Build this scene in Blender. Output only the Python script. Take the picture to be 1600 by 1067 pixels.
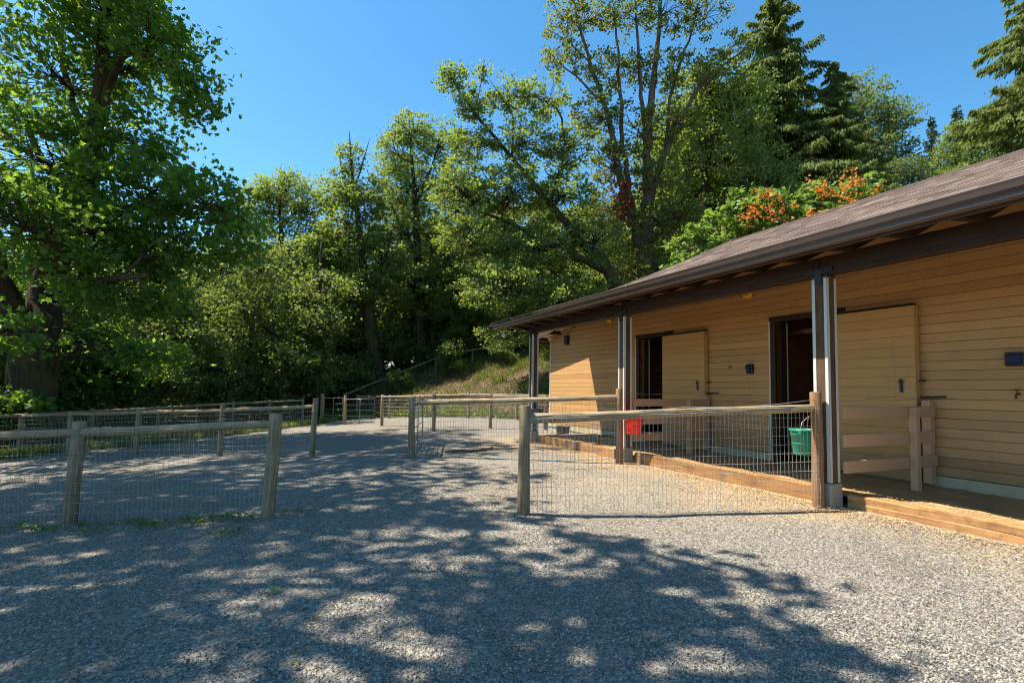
import bpy, math, random
import numpy as np
from mathutils import Matrix, Vector

for o in list(bpy.data.objects):
    bpy.data.objects.remove(o)
SC = bpy.context.scene
COL = SC.collection
R = math.radians

# ------------------------------------------------------------------ camera, sky, sun, exposure
EYE = 1.35
cam_data = bpy.data.cameras.new('camera')
cam = bpy.data.objects.new('camera', cam_data)
COL.objects.link(cam)
SC.camera = cam
cam_data.sensor_fit = 'HORIZONTAL'
cam_data.sensor_width = 36.0
cam_data.lens = 820.0 / 1600.0 * 36.0
cam_data.shift_y = 25.5 / 1600.0
cam_data.clip_start = 0.05
cam_data.clip_end = 2000.0
_p, _r = R(3.35), R(0.8)
fw = Vector((0, math.cos(_p), math.sin(_p)))
up0 = Vector((0, -math.sin(_p), math.cos(_p)))
r0 = Vector((1, 0, 0))
rt = r0 * math.cos(_r) + up0 * math.sin(_r)
up = up0 * math.cos(_r) - r0 * math.sin(_r)
cam.matrix_world = Matrix((
    (rt.x, up.x, -fw.x, 0), (rt.y, up.y, -fw.y, 0), (rt.z, up.z, -fw.z, EYE), (0, 0, 0, 1)))

SUN_EL = R(60.0)
SUN_DIR = Vector((-0.98 * math.cos(SUN_EL), 0.19 * math.cos(SUN_EL), math.sin(SUN_EL))).normalized()

world = bpy.data.worlds.new('World')
SC.world = world
world.use_nodes = True
wn = world.node_tree.nodes
wl = world.node_tree.links
wn.clear()
sky = wn.new('ShaderNodeTexSky')
sky.sky_type = 'NISHITA'
sky.sun_disc = False
sky.sun_elevation = SUN_EL
sky.sun_rotation = math.atan2(SUN_DIR.x, SUN_DIR.y)
sky.altitude = 100.0
sky.air_density = 1.0
sky.dust_density = 0.3
sky.ozone_density = 4.0
hs = wn.new('ShaderNodeHueSaturation')
hs.inputs['Saturation'].default_value = 1.22
hs.inputs['Hue'].default_value = 0.488
bg = wn.new('ShaderNodeBackground')
bg.inputs['Strength'].default_value = 0.095
wo = wn.new('ShaderNodeOutputWorld')
wl.new(sky.outputs[0], hs.inputs['Color'])
wl.new(hs.outputs[0], bg.inputs['Color'])
wl.new(bg.outputs[0], wo.inputs['Surface'])

sun_data = bpy.data.lights.new('sun', 'SUN')
sun_data.energy = 5.0
sun_data.angle = R(0.53)
sun_data.color = (1.0, 0.89, 0.74)
sun = bpy.data.objects.new('sun', sun_data)
COL.objects.link(sun)
sun.rotation_euler = SUN_DIR.to_track_quat('Z', 'Y').to_euler()
sun.location = (-30, 5, 50)

SC.view_settings.view_transform = 'Standard'
SC.view_settings.look = 'None'
SC.view_settings.exposure = 1.34
SC.view_settings.gamma = 1.0
SC.view_settings.use_curve_mapping = False
SC.render.engine = 'CYCLES'
SC.cycles.max_bounces = 8
SC.cycles.transparent_max_bounces = 8
SC.cycles.use_denoising = True
SC.cycles.filter_width = 1.05

# ------------------------------------------------------------------ helpers
def tag(o, label=None, cat=None, group=None, kind=None):
    if label: o['label'] = label
    if cat: o['category'] = cat
    if group: o['group'] = group
    if kind: o['kind'] = kind
    return o

def empty(name, loc=(0, 0, 0), rz=0.0, label=None, cat=None, group=None):
    e = bpy.data.objects.new(name, None)
    e.empty_display_size = 0.2
    COL.objects.link(e)
    e.location = loc
    e.rotation_euler = (0, 0, rz)
    return tag(e, label, cat, group)

def link(name, me, mat=None, parent=None):
    o = bpy.data.objects.new(name, me)
    COL.objects.link(o)
    if mat is not None and len(me.materials) == 0:
        me.materials.append(mat)
    if parent is not None:
        o.parent = parent
    return o

class MB:
    """collects simple shapes into one mesh"""
    def __init__(s):
        s.v = []; s.f = []; s.smooth = []
    def add(s, vs, fs, smooth=False):
        n = len(s.v)
        s.v.extend([tuple(v) for v in vs])
        s.f.extend([tuple(i + n for i in f) for f in fs])
        s.smooth.extend([smooth] * len(fs))
        return s
    def box(s, x0, x1, y0, y1, z0, z1, b=0.0):
        if b <= 0:
            vs = [(x0,y0,z0),(x1,y0,z0),(x1,y1,z0),(x0,y1,z0),(x0,y0,z1),(x1,y0,z1),(x1,y1,z1),(x0,y1,z1)]
            fs = [(0,3,2,1),(4,5,6,7),(0,1,5,4),(1,2,6,5),(2,3,7,6),(3,0,4,7)]
            return s.add(vs, fs)
        # chamfered box: 24 verts
        X, Y, Z = (x0, x1), (y0, y1), (z0, z1)
        vs = []; idx = {}
        for i in (0, 1):
            for j in (0, 1):
                for k in (0, 1):
                    sx, sy, sz = (b if i == 0 else -b), (b if j == 0 else -b), (b if k == 0 else -b)
                    idx[i,j,k,'x'] = len(vs); vs.append((X[i], Y[j]+sy, Z[k]+sz))
                    idx[i,j,k,'y'] = len(vs); vs.append((X[i]+sx, Y[j], Z[k]+sz))
                    idx[i,j,k,'z'] = len(vs); vs.append((X[i]+sx, Y[j]+sy, Z[k]))
        fs = []
        def q(*a): fs.append(tuple(idx[t] for t in a))
        q((0,0,0,'x'),(0,0,1,'x'),(0,1,1,'x'),(0,1,0,'x')); q((1,0,0,'x'),(1,1,0,'x'),(1,1,1,'x'),(1,0,1,'x'))
        q((0,0,0,'y'),(1,0,0,'y'),(1,0,1,'y'),(0,0,1,'y')); q((0,1,0,'y'),(0,1,1,'y'),(1,1,1,'y'),(1,1,0,'y'))
        q((0,0,0,'z'),(0,1,0,'z'),(1,1,0,'z'),(1,0,0,'z')); q((0,0,1,'z'),(1,0,1,'z'),(1,1,1,'z'),(0,1,1,'z'))
        for i in (0,1):
            for j in (0,1):
                q((i,j,0,'x'),(i,j,1,'x'),(i,j,1,'y'),(i,j,0,'y'))
                q((i,0,j,'x'),(i,1,j,'x'),(i,1,j,'z'),(i,0,j,'z'))
                q((0,i,j,'y'),(1,i,j,'y'),(1,i,j,'z'),(0,i,j,'z'))
        for i in (0,1):
            for j in (0,1):
                for k in (0,1):
                    q((i,j,k,'x'),(i,j,k,'y'),(i,j,k,'z'))
        return s.add(vs, fs)
    def tube(s, pts, rad, n=8, cap=True, smooth=True):
        pts = [Vector(p) for p in pts]
        if not hasattr(rad, '__len__'): rad = [rad] * len(pts)
        vs = []; fs = []
        ref = Vector((0.13, 0.37, 0.92)) if abs((pts[-1]-pts[0]).normalized().z) < 0.9 else Vector((1, 0.1, 0))
        for i, p in enumerate(pts):
            t = (pts[min(i+1, len(pts)-1)] - pts[max(i-1, 0)])
            if t.length < 1e-9: t = Vector((0, 0, 1))
            t.normalize()
            u = t.cross(ref)
            if u.length < 1e-4: u = t.cross(Vector((1, 0, 0)))
            u.normalize(); w = t.cross(u)
            for k in range(n):
                a = 2 * math.pi * k / n
                vs.append(p + (u * math.cos(a) + w * math.sin(a)) * rad[i])
        for i in range(len(pts) - 1):
            for k in range(n):
                a, b = i*n + k, i*n + (k+1) % n
                fs.append((a, a + n, b + n, b))
        if cap:
            fs.append(tuple(range(n)))
            fs.append(tuple(range((len(pts)-1)*n + n - 1, (len(pts)-1)*n - 1, -1)))
        return s.add(vs, fs, smooth)
    def lathe(s, prof, n=20, c=(0, 0, 0), smooth=True):
        vs = []; fs = []
        for (r_, z) in prof:
            for k in range(n):
                a = 2*math.pi*k/n
                vs.append((c[0]+r_*math.cos(a), c[1]+r_*math.sin(a), c[2]+z))
        for i in range(len(prof)-1):
            for k in range(n):
                a, b = i*n+k, i*n+(k+1) % n
                fs.append((a, b, b+n, a+n))
        return s.add(vs, fs, smooth)
    def mesh(s, name):
        me = bpy.data.meshes.new(name)
        me.from_pydata(s.v, [], s.f)
        me.polygons.foreach_set('use_smooth', s.smooth)
        me.update()
        return me
    def build(s, name, mat, parent=None):
        return link(name, s.mesh(name), mat, parent)

def np_mesh(name, verts, faces_loops, sizes, smooth=False, rnd=None):
    """fast mesh: verts (N,3), flat loop indices, polygon sizes"""
    me = bpy.data.meshes.new(name)
    nv, npol = len(verts), len(sizes)
    me.vertices.add(nv)
    me.vertices.foreach_set('co', np.ascontiguousarray(verts, dtype=np.float32).ravel())
    me.loops.add(len(faces_loops))
    me.loops.foreach_set('vertex_index', np.ascontiguousarray(faces_loops, dtype=np.int32))
    me.polygons.add(npol)
    starts = np.concatenate(([0], np.cumsum(sizes)[:-1])).astype(np.int32)
    me.polygons.foreach_set('loop_start', starts)
    me.polygons.foreach_set('use_smooth', np.full(npol, smooth))
    if rnd is not None:
        at = me.attributes.new('rnd', 'FLOAT', 'POINT')
        at.data.foreach_set('value', np.ascontiguousarray(rnd, dtype=np.float32))
    me.update(calc_edges=True)
    me.validate()
    return me

# ------------------------------------------------------------------ terrain height
def _sp(t, k=3.0):
    return np.where(t * k > 30, t, np.log1p(np.exp(np.minimum(k * t, 30))) / k)

def gz(x, y):
    x = np.asarray(x, float); y = np.asarray(y, float)
    z = -0.05 * _sp(-x - 2.0)
    z = np.maximum(z, -0.9)
    b = (x + 7.2) * 0.48 + (y - 25.8) * 0.88 - 1.2
    bank = 0.42 * _sp(b, 2.0) - 0.30 * _sp(b - 8.0, 1.0)
    # the bank only climbs behind the barn side, level forest floor further left
    fade = 1.0 / (1.0 + np.exp(-(x + 13.0) * 0.45))
    z = z + np.minimum(bank, 14.0) * (0.25 + 0.75 * fade)
    return z

def gzf(x, y):
    return float(gz(x, y))

# ------------------------------------------------------------------ materials
def new_mat(name):
    m = bpy.data.materials.new(name)
    m.use_nodes = True
    nt = m.node_tree
    nt.nodes.clear()
    out = nt.nodes.new('ShaderNodeOutputMaterial')
    return m, nt, out

class N:
    """tiny node-building helper"""
    def __init__(s, nt): s.nt = nt
    def __call__(s, kind, **kw):
        n = s.nt.nodes.new(kind)
        for k, v in kw.items():
            if k in n.inputs.keys() if isinstance(k, str) else False:
                n.inputs[k].default_value = v
            else:
                setattr(n, k, v)
        return n
    def l(s, a, b): s.nt.links.new(a, b)

def ramp(nt, stops, interp='LINEAR'):
    r = nt.nodes.new('ShaderNodeValToRGB')
    cr = r.color_ramp
    cr.interpolation = interp
    while len(cr.elements) < len(stops): cr.elements.new(0.5)
    for e, (p, c) in zip(cr.elements, stops):
        e.position = p
        e.color = (c[0], c[1], c[2], 1.0)
    return r

def mixc(nt, fac, a, b, mode='MIX'):
    m = nt.nodes.new('ShaderNodeMix')
    m.data_type = 'RGBA'; m.blend_type = mode
    def put(sock, v):
        if hasattr(v, 'links') or hasattr(v, 'is_output'):
            nt.links.new(v, sock)
        elif isinstance(v, (int, float)):
            sock.default_value = v
        else:
            sock.default_value = (v[0], v[1], v[2], 1.0)
    put(m.inputs[0], fac); put(m.inputs[6], a); put(m.inputs[7], b)
    return m.outputs[2]

def noise(nt, vec, scale, detail=4.0, rough=0.55, dist=0.0):
    n = nt.nodes.new('ShaderNodeTexNoise')
    n.inputs['Scale'].default_value = scale
    n.inputs['Detail'].default_value = detail
    n.inputs['Roughness'].default_value = rough
    n.inputs['Distortion'].default_value = dist
    if vec is not None: nt.links.new(vec, n.inputs['Vector'])
    return n

def mapping(nt, vec, scale=(1, 1, 1), loc=None):
    m = nt.nodes.new('ShaderNodeMapping')
    m.inputs['Scale'].default_value = scale
    nt.links.new(vec, m.inputs['Vector'])
    if loc is not None: nt.links.new(loc, m.inputs['Location'])
    return m.outputs[0]

def objcoord(nt):
    return nt.nodes.new('ShaderNodeTexCoord').outputs['Object']

def rand_offset(nt, mul=37.0):
    oi = nt.nodes.new('ShaderNodeObjectInfo')
    c = nt.nodes.new('ShaderNodeVectorMath'); c.operation = 'SCALE'
    cb = nt.nodes.new('ShaderNodeCombineXYZ')
    for i in range(3): nt.links.new(oi.outputs['Random'], cb.inputs[i])
    nt.links.new(cb.outputs[0], c.inputs[0]); c.inputs['Scale'].default_value = mul
    return c.outputs[0], oi.outputs['Random']

def bump(nt, h, strength=0.3, dist=0.01):
    b = nt.nodes.new('ShaderNodeBump')
    b.inputs['Strength'].default_value = strength
    b.inputs['Distance'].default_value = dist
    nt.links.new(h, b.inputs['Height'])
    return b.outputs[0]

def principled(nt, out, col, rough=0.7, spec=0.3, normal=None, metal=0.0):
    p = nt.nodes.new('ShaderNodeBsdfPrincipled')
    if hasattr(col, 'is_output'): nt.links.new(col, p.inputs['Base Color'])
    else: p.inputs['Base Color'].default_value = (col[0], col[1], col[2], 1)
    if hasattr(rough, 'is_output'): nt.links.new(rough, p.inputs['Roughness'])
    else: p.inputs['Roughness'].default_value = rough
    p.inputs['Specular IOR Level'].default_value = spec
    p.inputs['Metallic'].default_value = metal
    if normal is not None: nt.links.new(normal, p.inputs['Normal'])
    nt.links.new(p.outputs[0], out.inputs['Surface'])
    return p

def wood_mat(name, dark, light, axis=0, grain=60.0, stretch=0.05, rough=0.8, spec=0.2, var=0.25, stain=None, stain_amt=0.0, bstr=0.35):
    m, nt, out = new_mat(name)
    oc = objcoord(nt)
    off, rnd = rand_offset(nt)
    sc = [1, 1, 1]; sc[axis] = stretch
    v = mapping(nt, oc, tuple(sc), off)
    n1 = noise(nt, v, grain, 6.0, 0.6, 0.4)
    n2 = noise(nt, mapping(nt, oc, (1, 1, 1), off), 3.0, 3.0)
    r = ramp(nt, [(0.30, dark), (0.72, light)])
    nt.links.new(n1.outputs['Fac'], r.inputs[0])
    c = mixc(nt, n2.outputs['Fac'], r.outputs[0], tuple(0.72 * k for k in dark), 'MIX')
    mm = nt.nodes.new('ShaderNodeMapRange'); mm.inputs[1].default_value = 0.45; mm.inputs[2].default_value = 0.75
    mm.inputs[3].default_value = 0.0; mm.inputs[4].default_value = 0.55
    nt.links.new(n2.outputs['Fac'], mm.inputs[0])
    c = mixc(nt, mm.outputs[0], r.outputs[0], tuple(0.8 * k for k in dark))
    if stain is not None:
        n3 = noise(nt, mapping(nt, oc, (1, 1, 1), off), 9.0, 4.0)
        ms = nt.nodes.new('ShaderNodeMapRange'); ms.inputs[1].default_value = 0.5; ms.inputs[2].default_value = 0.68
        ms.inputs[4].default_value = stain_amt
        nt.links.new(n3.outputs['Fac'], ms.inputs[0])
        c = mixc(nt, ms.outputs[0], c, stain)
    br = nt.nodes.new('ShaderNodeMapRange'); br.inputs[3].default_value = 1 - var; br.inputs[4].default_value = 1 + var
    nt.links.new(rnd, br.inputs[0])
    hsv = nt.nodes.new('ShaderNodeHueSaturation')
    nt.links.new(br.outputs[0], hsv.inputs['Value']); nt.links.new(c, hsv.inputs['Color'])
    principled(nt, out, hsv.outputs[0], rough, spec, bump(nt, n1.outputs['Fac'], bstr, 0.004))
    return m

def paint_mat(name, col, rough=0.55, spec=0.35, var=0.05, dirt=(0.2, 0.15, 0.09), dirt_amt=0.25, axis=1, bstr=0.15, grain=45.0, splash=False):
    """painted timber: even coat, faint grain through it, some grime"""
    m, nt, out = new_mat(name)
    oc = objcoord(nt)
    off, rnd = rand_offset(nt)
    sc = [1, 1, 1]; sc[axis] = 0.04
    g = noise(nt, mapping(nt, oc, tuple(sc), off), grain, 5.0, 0.6)
    d = noise(nt, mapping(nt, oc, (1, 1, 1), off), 2.3, 6.0, 0.62)
    mr = nt.nodes.new('ShaderNodeMapRange'); mr.inputs[1].default_value = 0.52; mr.inputs[2].default_value = 0.8
    mr.inputs[4].default_value = dirt_amt
    nt.links.new(d.outputs['Fac'], mr.inputs[0])
    c = mixc(nt, mr.outputs[0], col, dirt)
    if splash:
        sx = nt.nodes.new('ShaderNodeSeparateXYZ'); nt.links.new(oc, sx.inputs[0])
        sn = noise(nt, mapping(nt, oc, (1, 1, .6)), 7.0, 6.0, 0.7)
        sa = nt.nodes.new('ShaderNodeMath'); sa.operation = 'MULTIPLY_ADD'; sa.inputs[1].default_value = -1.4; 
        nt.links.new(sx.outputs[2], sa.inputs[0]); nt.links.new(sn.outputs['Fac'], sa.inputs[2])
        sr = nt.nodes.new('ShaderNodeMapRange'); sr.inputs[1].default_value = -0.45; sr.inputs[2].default_value = 0.25; sr.inputs[4].default_value = 0.6
        nt.links.new(sa.outputs[0], sr.inputs[0])
        c = mixc(nt, sr.outputs[0], c, (0.19, 0.125, 0.07))
        # drips and rubbed spots
        dn = noise(nt, mapping(nt, oc, (1, 6.0, .5)), 1.6, 5.0, 0.6)
        dr_ = nt.nodes.new('ShaderNodeMapRange'); dr_.inputs[1].default_value = 0.6; dr_.inputs[2].default_value = 0.78; dr_.inputs[4].default_value = 0.35
        nt.links.new(dn.outputs['Fac'], dr_.inputs[0])
        c = mixc(nt, dr_.outputs[0], c, (0.24, 0.145, 0.07))
    gm = nt.nodes.new('ShaderNodeMapRange'); gm.inputs[3].default_value = 0.9; gm.inputs[4].default_value = 1.1
    nt.links.new(g.outputs['Fac'], gm.inputs[0])
    br = nt.nodes.new('ShaderNodeMapRange'); br.inputs[3].default_value = 1 - var; br.inputs[4].default_value = 1 + var
    nt.links.new(rnd, br.inputs[0])
    ml = nt.nodes.new('ShaderNodeMath'); ml.operation = 'MULTIPLY'
    nt.links.new(gm.outputs[0], ml.inputs[0]); nt.links.new(br.outputs[0], ml.inputs[1])
    hsv = nt.nodes.new('ShaderNodeHueSaturation')
    nt.links.new(ml.outputs[0], hsv.inputs['Value']); nt.links.new(c, hsv.inputs['Color'])
    principled(nt, out, hsv.outputs[0], rough, spec, bump(nt, g.outputs['Fac'], bstr, 0.003))
    return m

def plain_mat(name, col, rough=0.5, spec=0.4, metal=0.0, mottled=0.2, scale=12.0, bstr=0.0):
    m, nt, out = new_mat(name)
    oc = objcoord(nt)
    n1 = noise(nt, oc, scale, 5.0, 0.6)
    c = mixc(nt, n1.outputs['Fac'], tuple(k * (1 - mottled) for k in col), tuple(min(1, k * (1 + mottled)) for k in col))
    principled(nt, out, c, rough, spec, bump(nt, n1.outputs['Fac'], bstr, 0.005) if bstr else None, metal)
    return m

def leaf_mat(name, lo, hi, trans, tfac=0.4, gloss=0.35, accent=None):
    """lo..hi by a random number kept on every leaf; light passes through the blade"""
    m, nt, out = new_mat(name)
    at = nt.nodes.new('ShaderNodeAttribute'); at.attribute_name = 'rnd'
    stops = [(0.0, lo), (0.85, hi)]
    if accent: stops.append((0.97, accent))
    r = ramp(nt, stops)
    nt.links.new(at.outputs['Fac'], r.inputs[0])
    p = nt.nodes.new('ShaderNodeBsdfPrincipled')
    nt.links.new(r.outputs[0], p.inputs['Base Color'])
    p.inputs['Roughness'].default_value = gloss
    p.inputs['Specular IOR Level'].default_value = 0.35
    t = nt.nodes.new('ShaderNodeBsdfTranslucent')
    tc = mixc(nt, 0.7, r.outputs[0], trans)
    nt.links.new(tc, t.inputs['Color'])
    mx = nt.nodes.new('ShaderNodeMixShader'); mx.inputs[0].default_value = tfac
    nt.links.new(p.outputs[0], mx.inputs[1]); nt.links.new(t.outputs[0], mx.inputs[2])
    nt.links.new(mx.outputs[0], out.inputs['Surface'])
    return m

M = {}
M['siding'] = paint_mat('siding_paint', (0.45, 0.262, 0.108), var=0.12, dirt=(0.25, 0.16, 0.08), dirt_amt=0.35, splash=True)
M['door'] = paint_mat('door_paint', (0.47, 0.272, 0.10), var=0.07, dirt=(0.28, 0.17, 0.07), dirt_amt=0.3, splash=True)
M['partition'] = paint_mat('partition_paint', (0.43, 0.275, 0.16), var=0.06, dirt=(0.22, 0.14, 0.08), dirt_amt=0.4, axis=0)
M['brown'] = wood_mat('brown_stained_wood', (0.018, 0.009, 0.006), (0.05, 0.026, 0.016), axis=1, grain=40, rough=0.6, spec=0.3, var=0.12)
M['column'] = wood_mat('column_wood', (0.06, 0.034, 0.02), (0.15, 0.085, 0.05), axis=2, grain=45, rough=0.7, var=0.05)
M['sheath'] = paint_mat('eave_sheathing', (0.50, 0.34, 0.20), var=0.05, axis=0, dirt_amt=0.3)
M['fascia'] = paint_mat('fascia_paint', (0.085, 0.052, 0.040), rough=0.5, var=0.03, dirt=(0.05, 0.03, 0.02))
M['gutter'] = plain_mat('gutter_metal', (0.052, 0.034, 0.028), rough=0.3, spec=0.5, mottled=0.18, scale=3.0)
M['angle'] = plain_mat('galvanised_angle', (0.50, 0.52, 0.48), rough=0.38, spec=0.5, mottled=0.1, scale=20)
M['concrete'] = plain_mat('concrete', (0.28, 0.25, 0.20), rough=0.9, mottled=0.25, scale=14, bstr=0.4)
M['foundation'] = plain_mat('painted_foundation', (0.38, 0.34, 0.22), rough=0.85, mottled=0.25, scale=7, bstr=0.3)
M['black'] = plain_mat('black_metal', (0.02, 0.02, 0.022), rough=0.45, mottled=0.3)
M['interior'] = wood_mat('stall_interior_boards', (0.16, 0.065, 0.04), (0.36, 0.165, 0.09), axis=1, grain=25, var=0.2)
M['pole_wood'] = wood_mat('weathered_pole', (0.15, 0.105, 0.06), (0.40, 0.31, 0.19), axis=0, grain=55, stretch=0.035, var=0.16, stain=(0.10, 0.10, 0.055), stain_amt=0.5, bstr=0.6)
M['pole_fresh'] = wood_mat('barn_post_wood', (0.16, 0.085, 0.042), (0.36, 0.21, 0.11), axis=0, grain=50, stretch=0.035, var=0.1, bstr=0.7)
M['timber'] = wood_mat('landscape_timber', (0.22, 0.11, 0.045), (0.46, 0.26, 0.11), axis=1, grain=38, var=0.12, stain=(0.10, 0.06, 0.035), stain_amt=0.45, bstr=0.6)
M['wire'] = plain_mat('galvanised_wire', (0.40, 0.375, 0.33), rough=0.5, spec=0.5, metal=0.2, mottled=0.2)
M['pipe'] = plain_mat('gate_pipe', (0.26, 0.26, 0.25), rough=0.35, metal=0.4, mottled=0.12)
M['red'] = plain_mat('red_plastic', (0.75, 0.022, 0.012), rough=0.35, mottled=0.1)
M['green'] = plain_mat('green_plastic', (0.008, 0.25, 0.155), rough=0.4, mottled=0.22, scale=18)
M['grey_plastic'] = plain_mat('dark_plastic', (0.045, 0.048, 0.055), rough=0.45)
M['yellow'] = plain_mat('yellow_lamp', (0.9, 0.58, 0.02), rough=0.4, mottled=0.1)
M['white'] = plain_mat('white_plastic', (0.7, 0.7, 0.68), rough=0.5, mottled=0.08)
M['glass_dark'] = plain_mat('dark_blue_lid', (0.008, 0.02, 0.06), rough=0.5, spec=0.3)
M['rust'] = plain_mat('rusty_brass', (0.16, 0.07, 0.03), rough=0.6, metal=0.4)
M['rope'] = plain_mat('rope', (0.32, 0.25, 0.18), rough=0.9)
M['yellow_pole'] = wood_mat('peeled_pole', (0.35, 0.21, 0.09), (0.55, 0.36, 0.17), axis=0, grain=30, var=0.05)

# roof shingles
m, nt, out = new_mat('asphalt_shingles'); M['shingle'] = m
oc = objcoord(nt)
at = nt.nodes.new('ShaderNodeAttribute'); at.attribute_name = 'rnd'
r_ = ramp(nt, [(0.0, (0.075, 0.054, 0.046)), (0.5, (0.16, 0.118, 0.102)), (1.0, (0.285, 0.225, 0.195))])
nt.links.new(at.outputs['Fac'], r_.inputs[0])
g1 = noise(nt, oc, 160.0, 3.0, 0.7)
c_ = mixc(nt, g1.outputs['Fac'], r_.outputs[0], (0.06, 0.045, 0.04))
c_ = mixc(nt, 0.5, c_, r_.outputs[0])
principled(nt, out, c_, 0.9, 0.25, bump(nt, g1.outputs['Fac'], 0.5, 0.004))

# gravel
def gravel_nodes(nt, oc, straw=None):
    v1 = nt.nodes.new('ShaderNodeTexVoronoi'); v1.inputs['Scale'].default_value = 48.0
    v2 = nt.nodes.new('ShaderNodeTexVoronoi'); v2.inputs['Scale'].default_value = 27.0
    wv = noise(nt, oc, 30.0, 2.0)
    wadd = mixc(nt, 0.03, oc, wv.outputs['Color'], 'ADD')
    for v in (v1, v2): nt.links.new(wadd, v.inputs['Vector'])
    sep = nt.nodes.new('ShaderNodeSeparateColor')
    nt.links.new(v1.outputs['Color'], sep.inputs[0])
    st = ramp(nt, [(0.0, (0.10, 0.096, 0.086)), (0.3, (0.185, 0.177, 0.155)), (0.62, (0.27, 0.252, 0.215)), (0.85, (0.37, 0.335, 0.275)), (1.0, (0.48, 0.44, 0.36))])
    nt.links.new(sep.outputs[0], st.inputs[0])
    big = noise(nt, oc, 0.55, 5.0, 0.6)
    mid = noise(nt, oc, 4.0, 4.0, 0.65)
    bm = nt.nodes.new('ShaderNodeMapRange'); bm.inputs[1].default_value = 0.35; bm.inputs[2].default_value = 0.7; bm.inputs[3].default_value = 0.0; bm.inputs[4].default_value = 0.35
    nt.links.new(big.outputs['Fac'], bm.inputs[0])
    c = mixc(nt, bm.outputs[0], st.outputs[0], (0.27, 0.235, 0.185))
    mmr = nt.nodes.new('ShaderNodeMapRange'); mmr.inputs[1].default_value = 0.55; mmr.inputs[2].default_value = 0.75; mmr.inputs[4].default_value = 0.35
    nt.links.new(mid.outputs['Fac'], mmr.inputs[0])
    c = mixc(nt, mmr.outputs[0], c, (0.115, 0.11, 0.10))
    pk = noise(nt, mapping(nt, oc, (1.0, .45, 1.0)), 0.38, 6.0, 0.62, 0.8)
    pm = nt.nodes.new('ShaderNodeMapRange'); pm.inputs[1].default_value = 0.52; pm.inputs[2].default_value = 0.66; pm.inputs[4].default_value = 0.6
    nt.links.new(pk.outputs['Fac'], pm.inputs[0])
    c = mixc(nt, pm.outputs[0], c, (0.20, 0.165, 0.12))
    # gaps between the stones
    gp = nt.nodes.new('ShaderNodeMapRange'); gp.inputs[1].default_value = 0.25; gp.inputs[2].default_value = 0.6; gp.inputs[4].default_value = 0.45
    nt.links.new(v1.outputs['Distance'], gp.inputs[0])
    c = mixc(nt, gp.outputs[0], c, (0.12, 0.115, 0.105))
    if straw is not None:
        a = nt.nodes.new('ShaderNodeAttribute'); a.attribute_name = straw
        sm = noise(nt, oc, 22.0, 4.0, 0.7)
        ad = nt.nodes.new('ShaderNodeMath'); ad.operation = 'MULTIPLY'
        sr = nt.nodes.new('ShaderNodeMapRange'); sr.inputs[1].default_value = 0.3; sr.inputs[2].default_value = 0.62
        nt.links.new(sm.outputs['Fac'], sr.inputs[0])
        nt.links.new(a.outputs['Fac'], ad.inputs[0]); nt.links.new(sr.outputs[0], ad.inputs[1])
        c = mixc(nt, ad.outputs[0], c, (0.52, 0.35, 0.17))
    hh = nt.nodes.new('ShaderNodeMath'); hh.operation = 'ADD'
    nt.links.new(v1.outputs['Distance'], hh.inputs[0]); nt.links.new(v2.outputs['Distance'], hh.inputs[1])
    inv = nt.nodes.new('ShaderNodeMath'); inv.operation = 'MULTIPLY'; inv.inputs[1].default_value = -1.0
    nt.links.new(hh.outputs[0], inv.inputs[0])
    return c, inv.outputs[0]

m, nt, out = new_mat('gravel'); M['gravel'] = m
c_, h_ = gravel_nodes(nt, objcoord(nt), 'straw')
principled(nt, out, c_, 0.85, 0.25, bump(nt, h_, 0.9, 0.02))

m, nt, out = new_mat('loose_stone'); M['stone'] = m
oi = nt.nodes.new('ShaderNodeObjectInfo')
r_ = ramp(nt, [(0.0, (0.09, 0.09, 0.082)), (0.25, (0.17, 0.166, 0.148)), (0.55, (0.25, 0.236, 0.202)), (0.8, (0.355, 0.325, 0.265)), (0.93, (0.50, 0.46, 0.38)), (1.0, (0.36, 0.24, 0.14))])
nt.links.new(oi.outputs['Random'], r_.inputs[0])
principled(nt, out, r_.outputs[0], 0.8, 0.3)

# forest floor and grassy bank
m, nt, out = new_mat('earth_and_litter'); M['earth'] = m
oc = objcoord(nt)
n1 = noise(nt, oc, 1.1, 6.0, 0.65); n2 = noise(nt, oc, 14.0, 5.0, 0.7)
r_ = ramp(nt, [(0.3, (0.045, 0.06, 0.02)), (0.5, (0.10, 0.085, 0.045)), (0.66, (0.24, 0.165, 0.09))])
nt.links.new(n1.outputs['Fac'], r_.inputs[0])
c_ = mixc(nt, n2.outputs['Fac'], r_.outputs[0], (0.06, 0.05, 0.03))
principled(nt, out, c_, 0.95, 0.1, bump(nt, n2.outputs['Fac'], 0.8, 0.05))

# shavings bedding
m, nt, out = new_mat('wood_shavings'); M['shavings'] = m
oc = objcoord(nt)
n1 = noise(nt, oc, 2.2, 5.0, 0.6); n2 = noise(nt, oc, 70.0, 4.0, 0.7)
r_ = ramp(nt, [(0.3, (0.30, 0.18, 0.085)), (0.7, (0.64, 0.45, 0.23))])
nt.links.new(n2.outputs['Fac'], r_.inputs[0])
dm = nt.nodes.new('ShaderNodeMapRange'); dm.inputs[1].default_value = 0.45; dm.inputs[2].default_value = 0.7; dm.inputs[4].default_value = 0.5
nt.links.new(n1.outputs['Fac'], dm.inputs[0])
c_ = mixc(nt, dm.outputs[0], r_.outputs[0], (0.13, 0.085, 0.05))
principled(nt, out, c_, 0.95, 0.1, bump(nt, n2.outputs['Fac'], 0.9, 0.02))
M['chip'] = leaf_mat('shaving_chip', (0.28, 0.16, 0.07), (0.62, 0.44, 0.22), (0.5, 0.36, 0.2), 0.1, 0.8)

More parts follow.
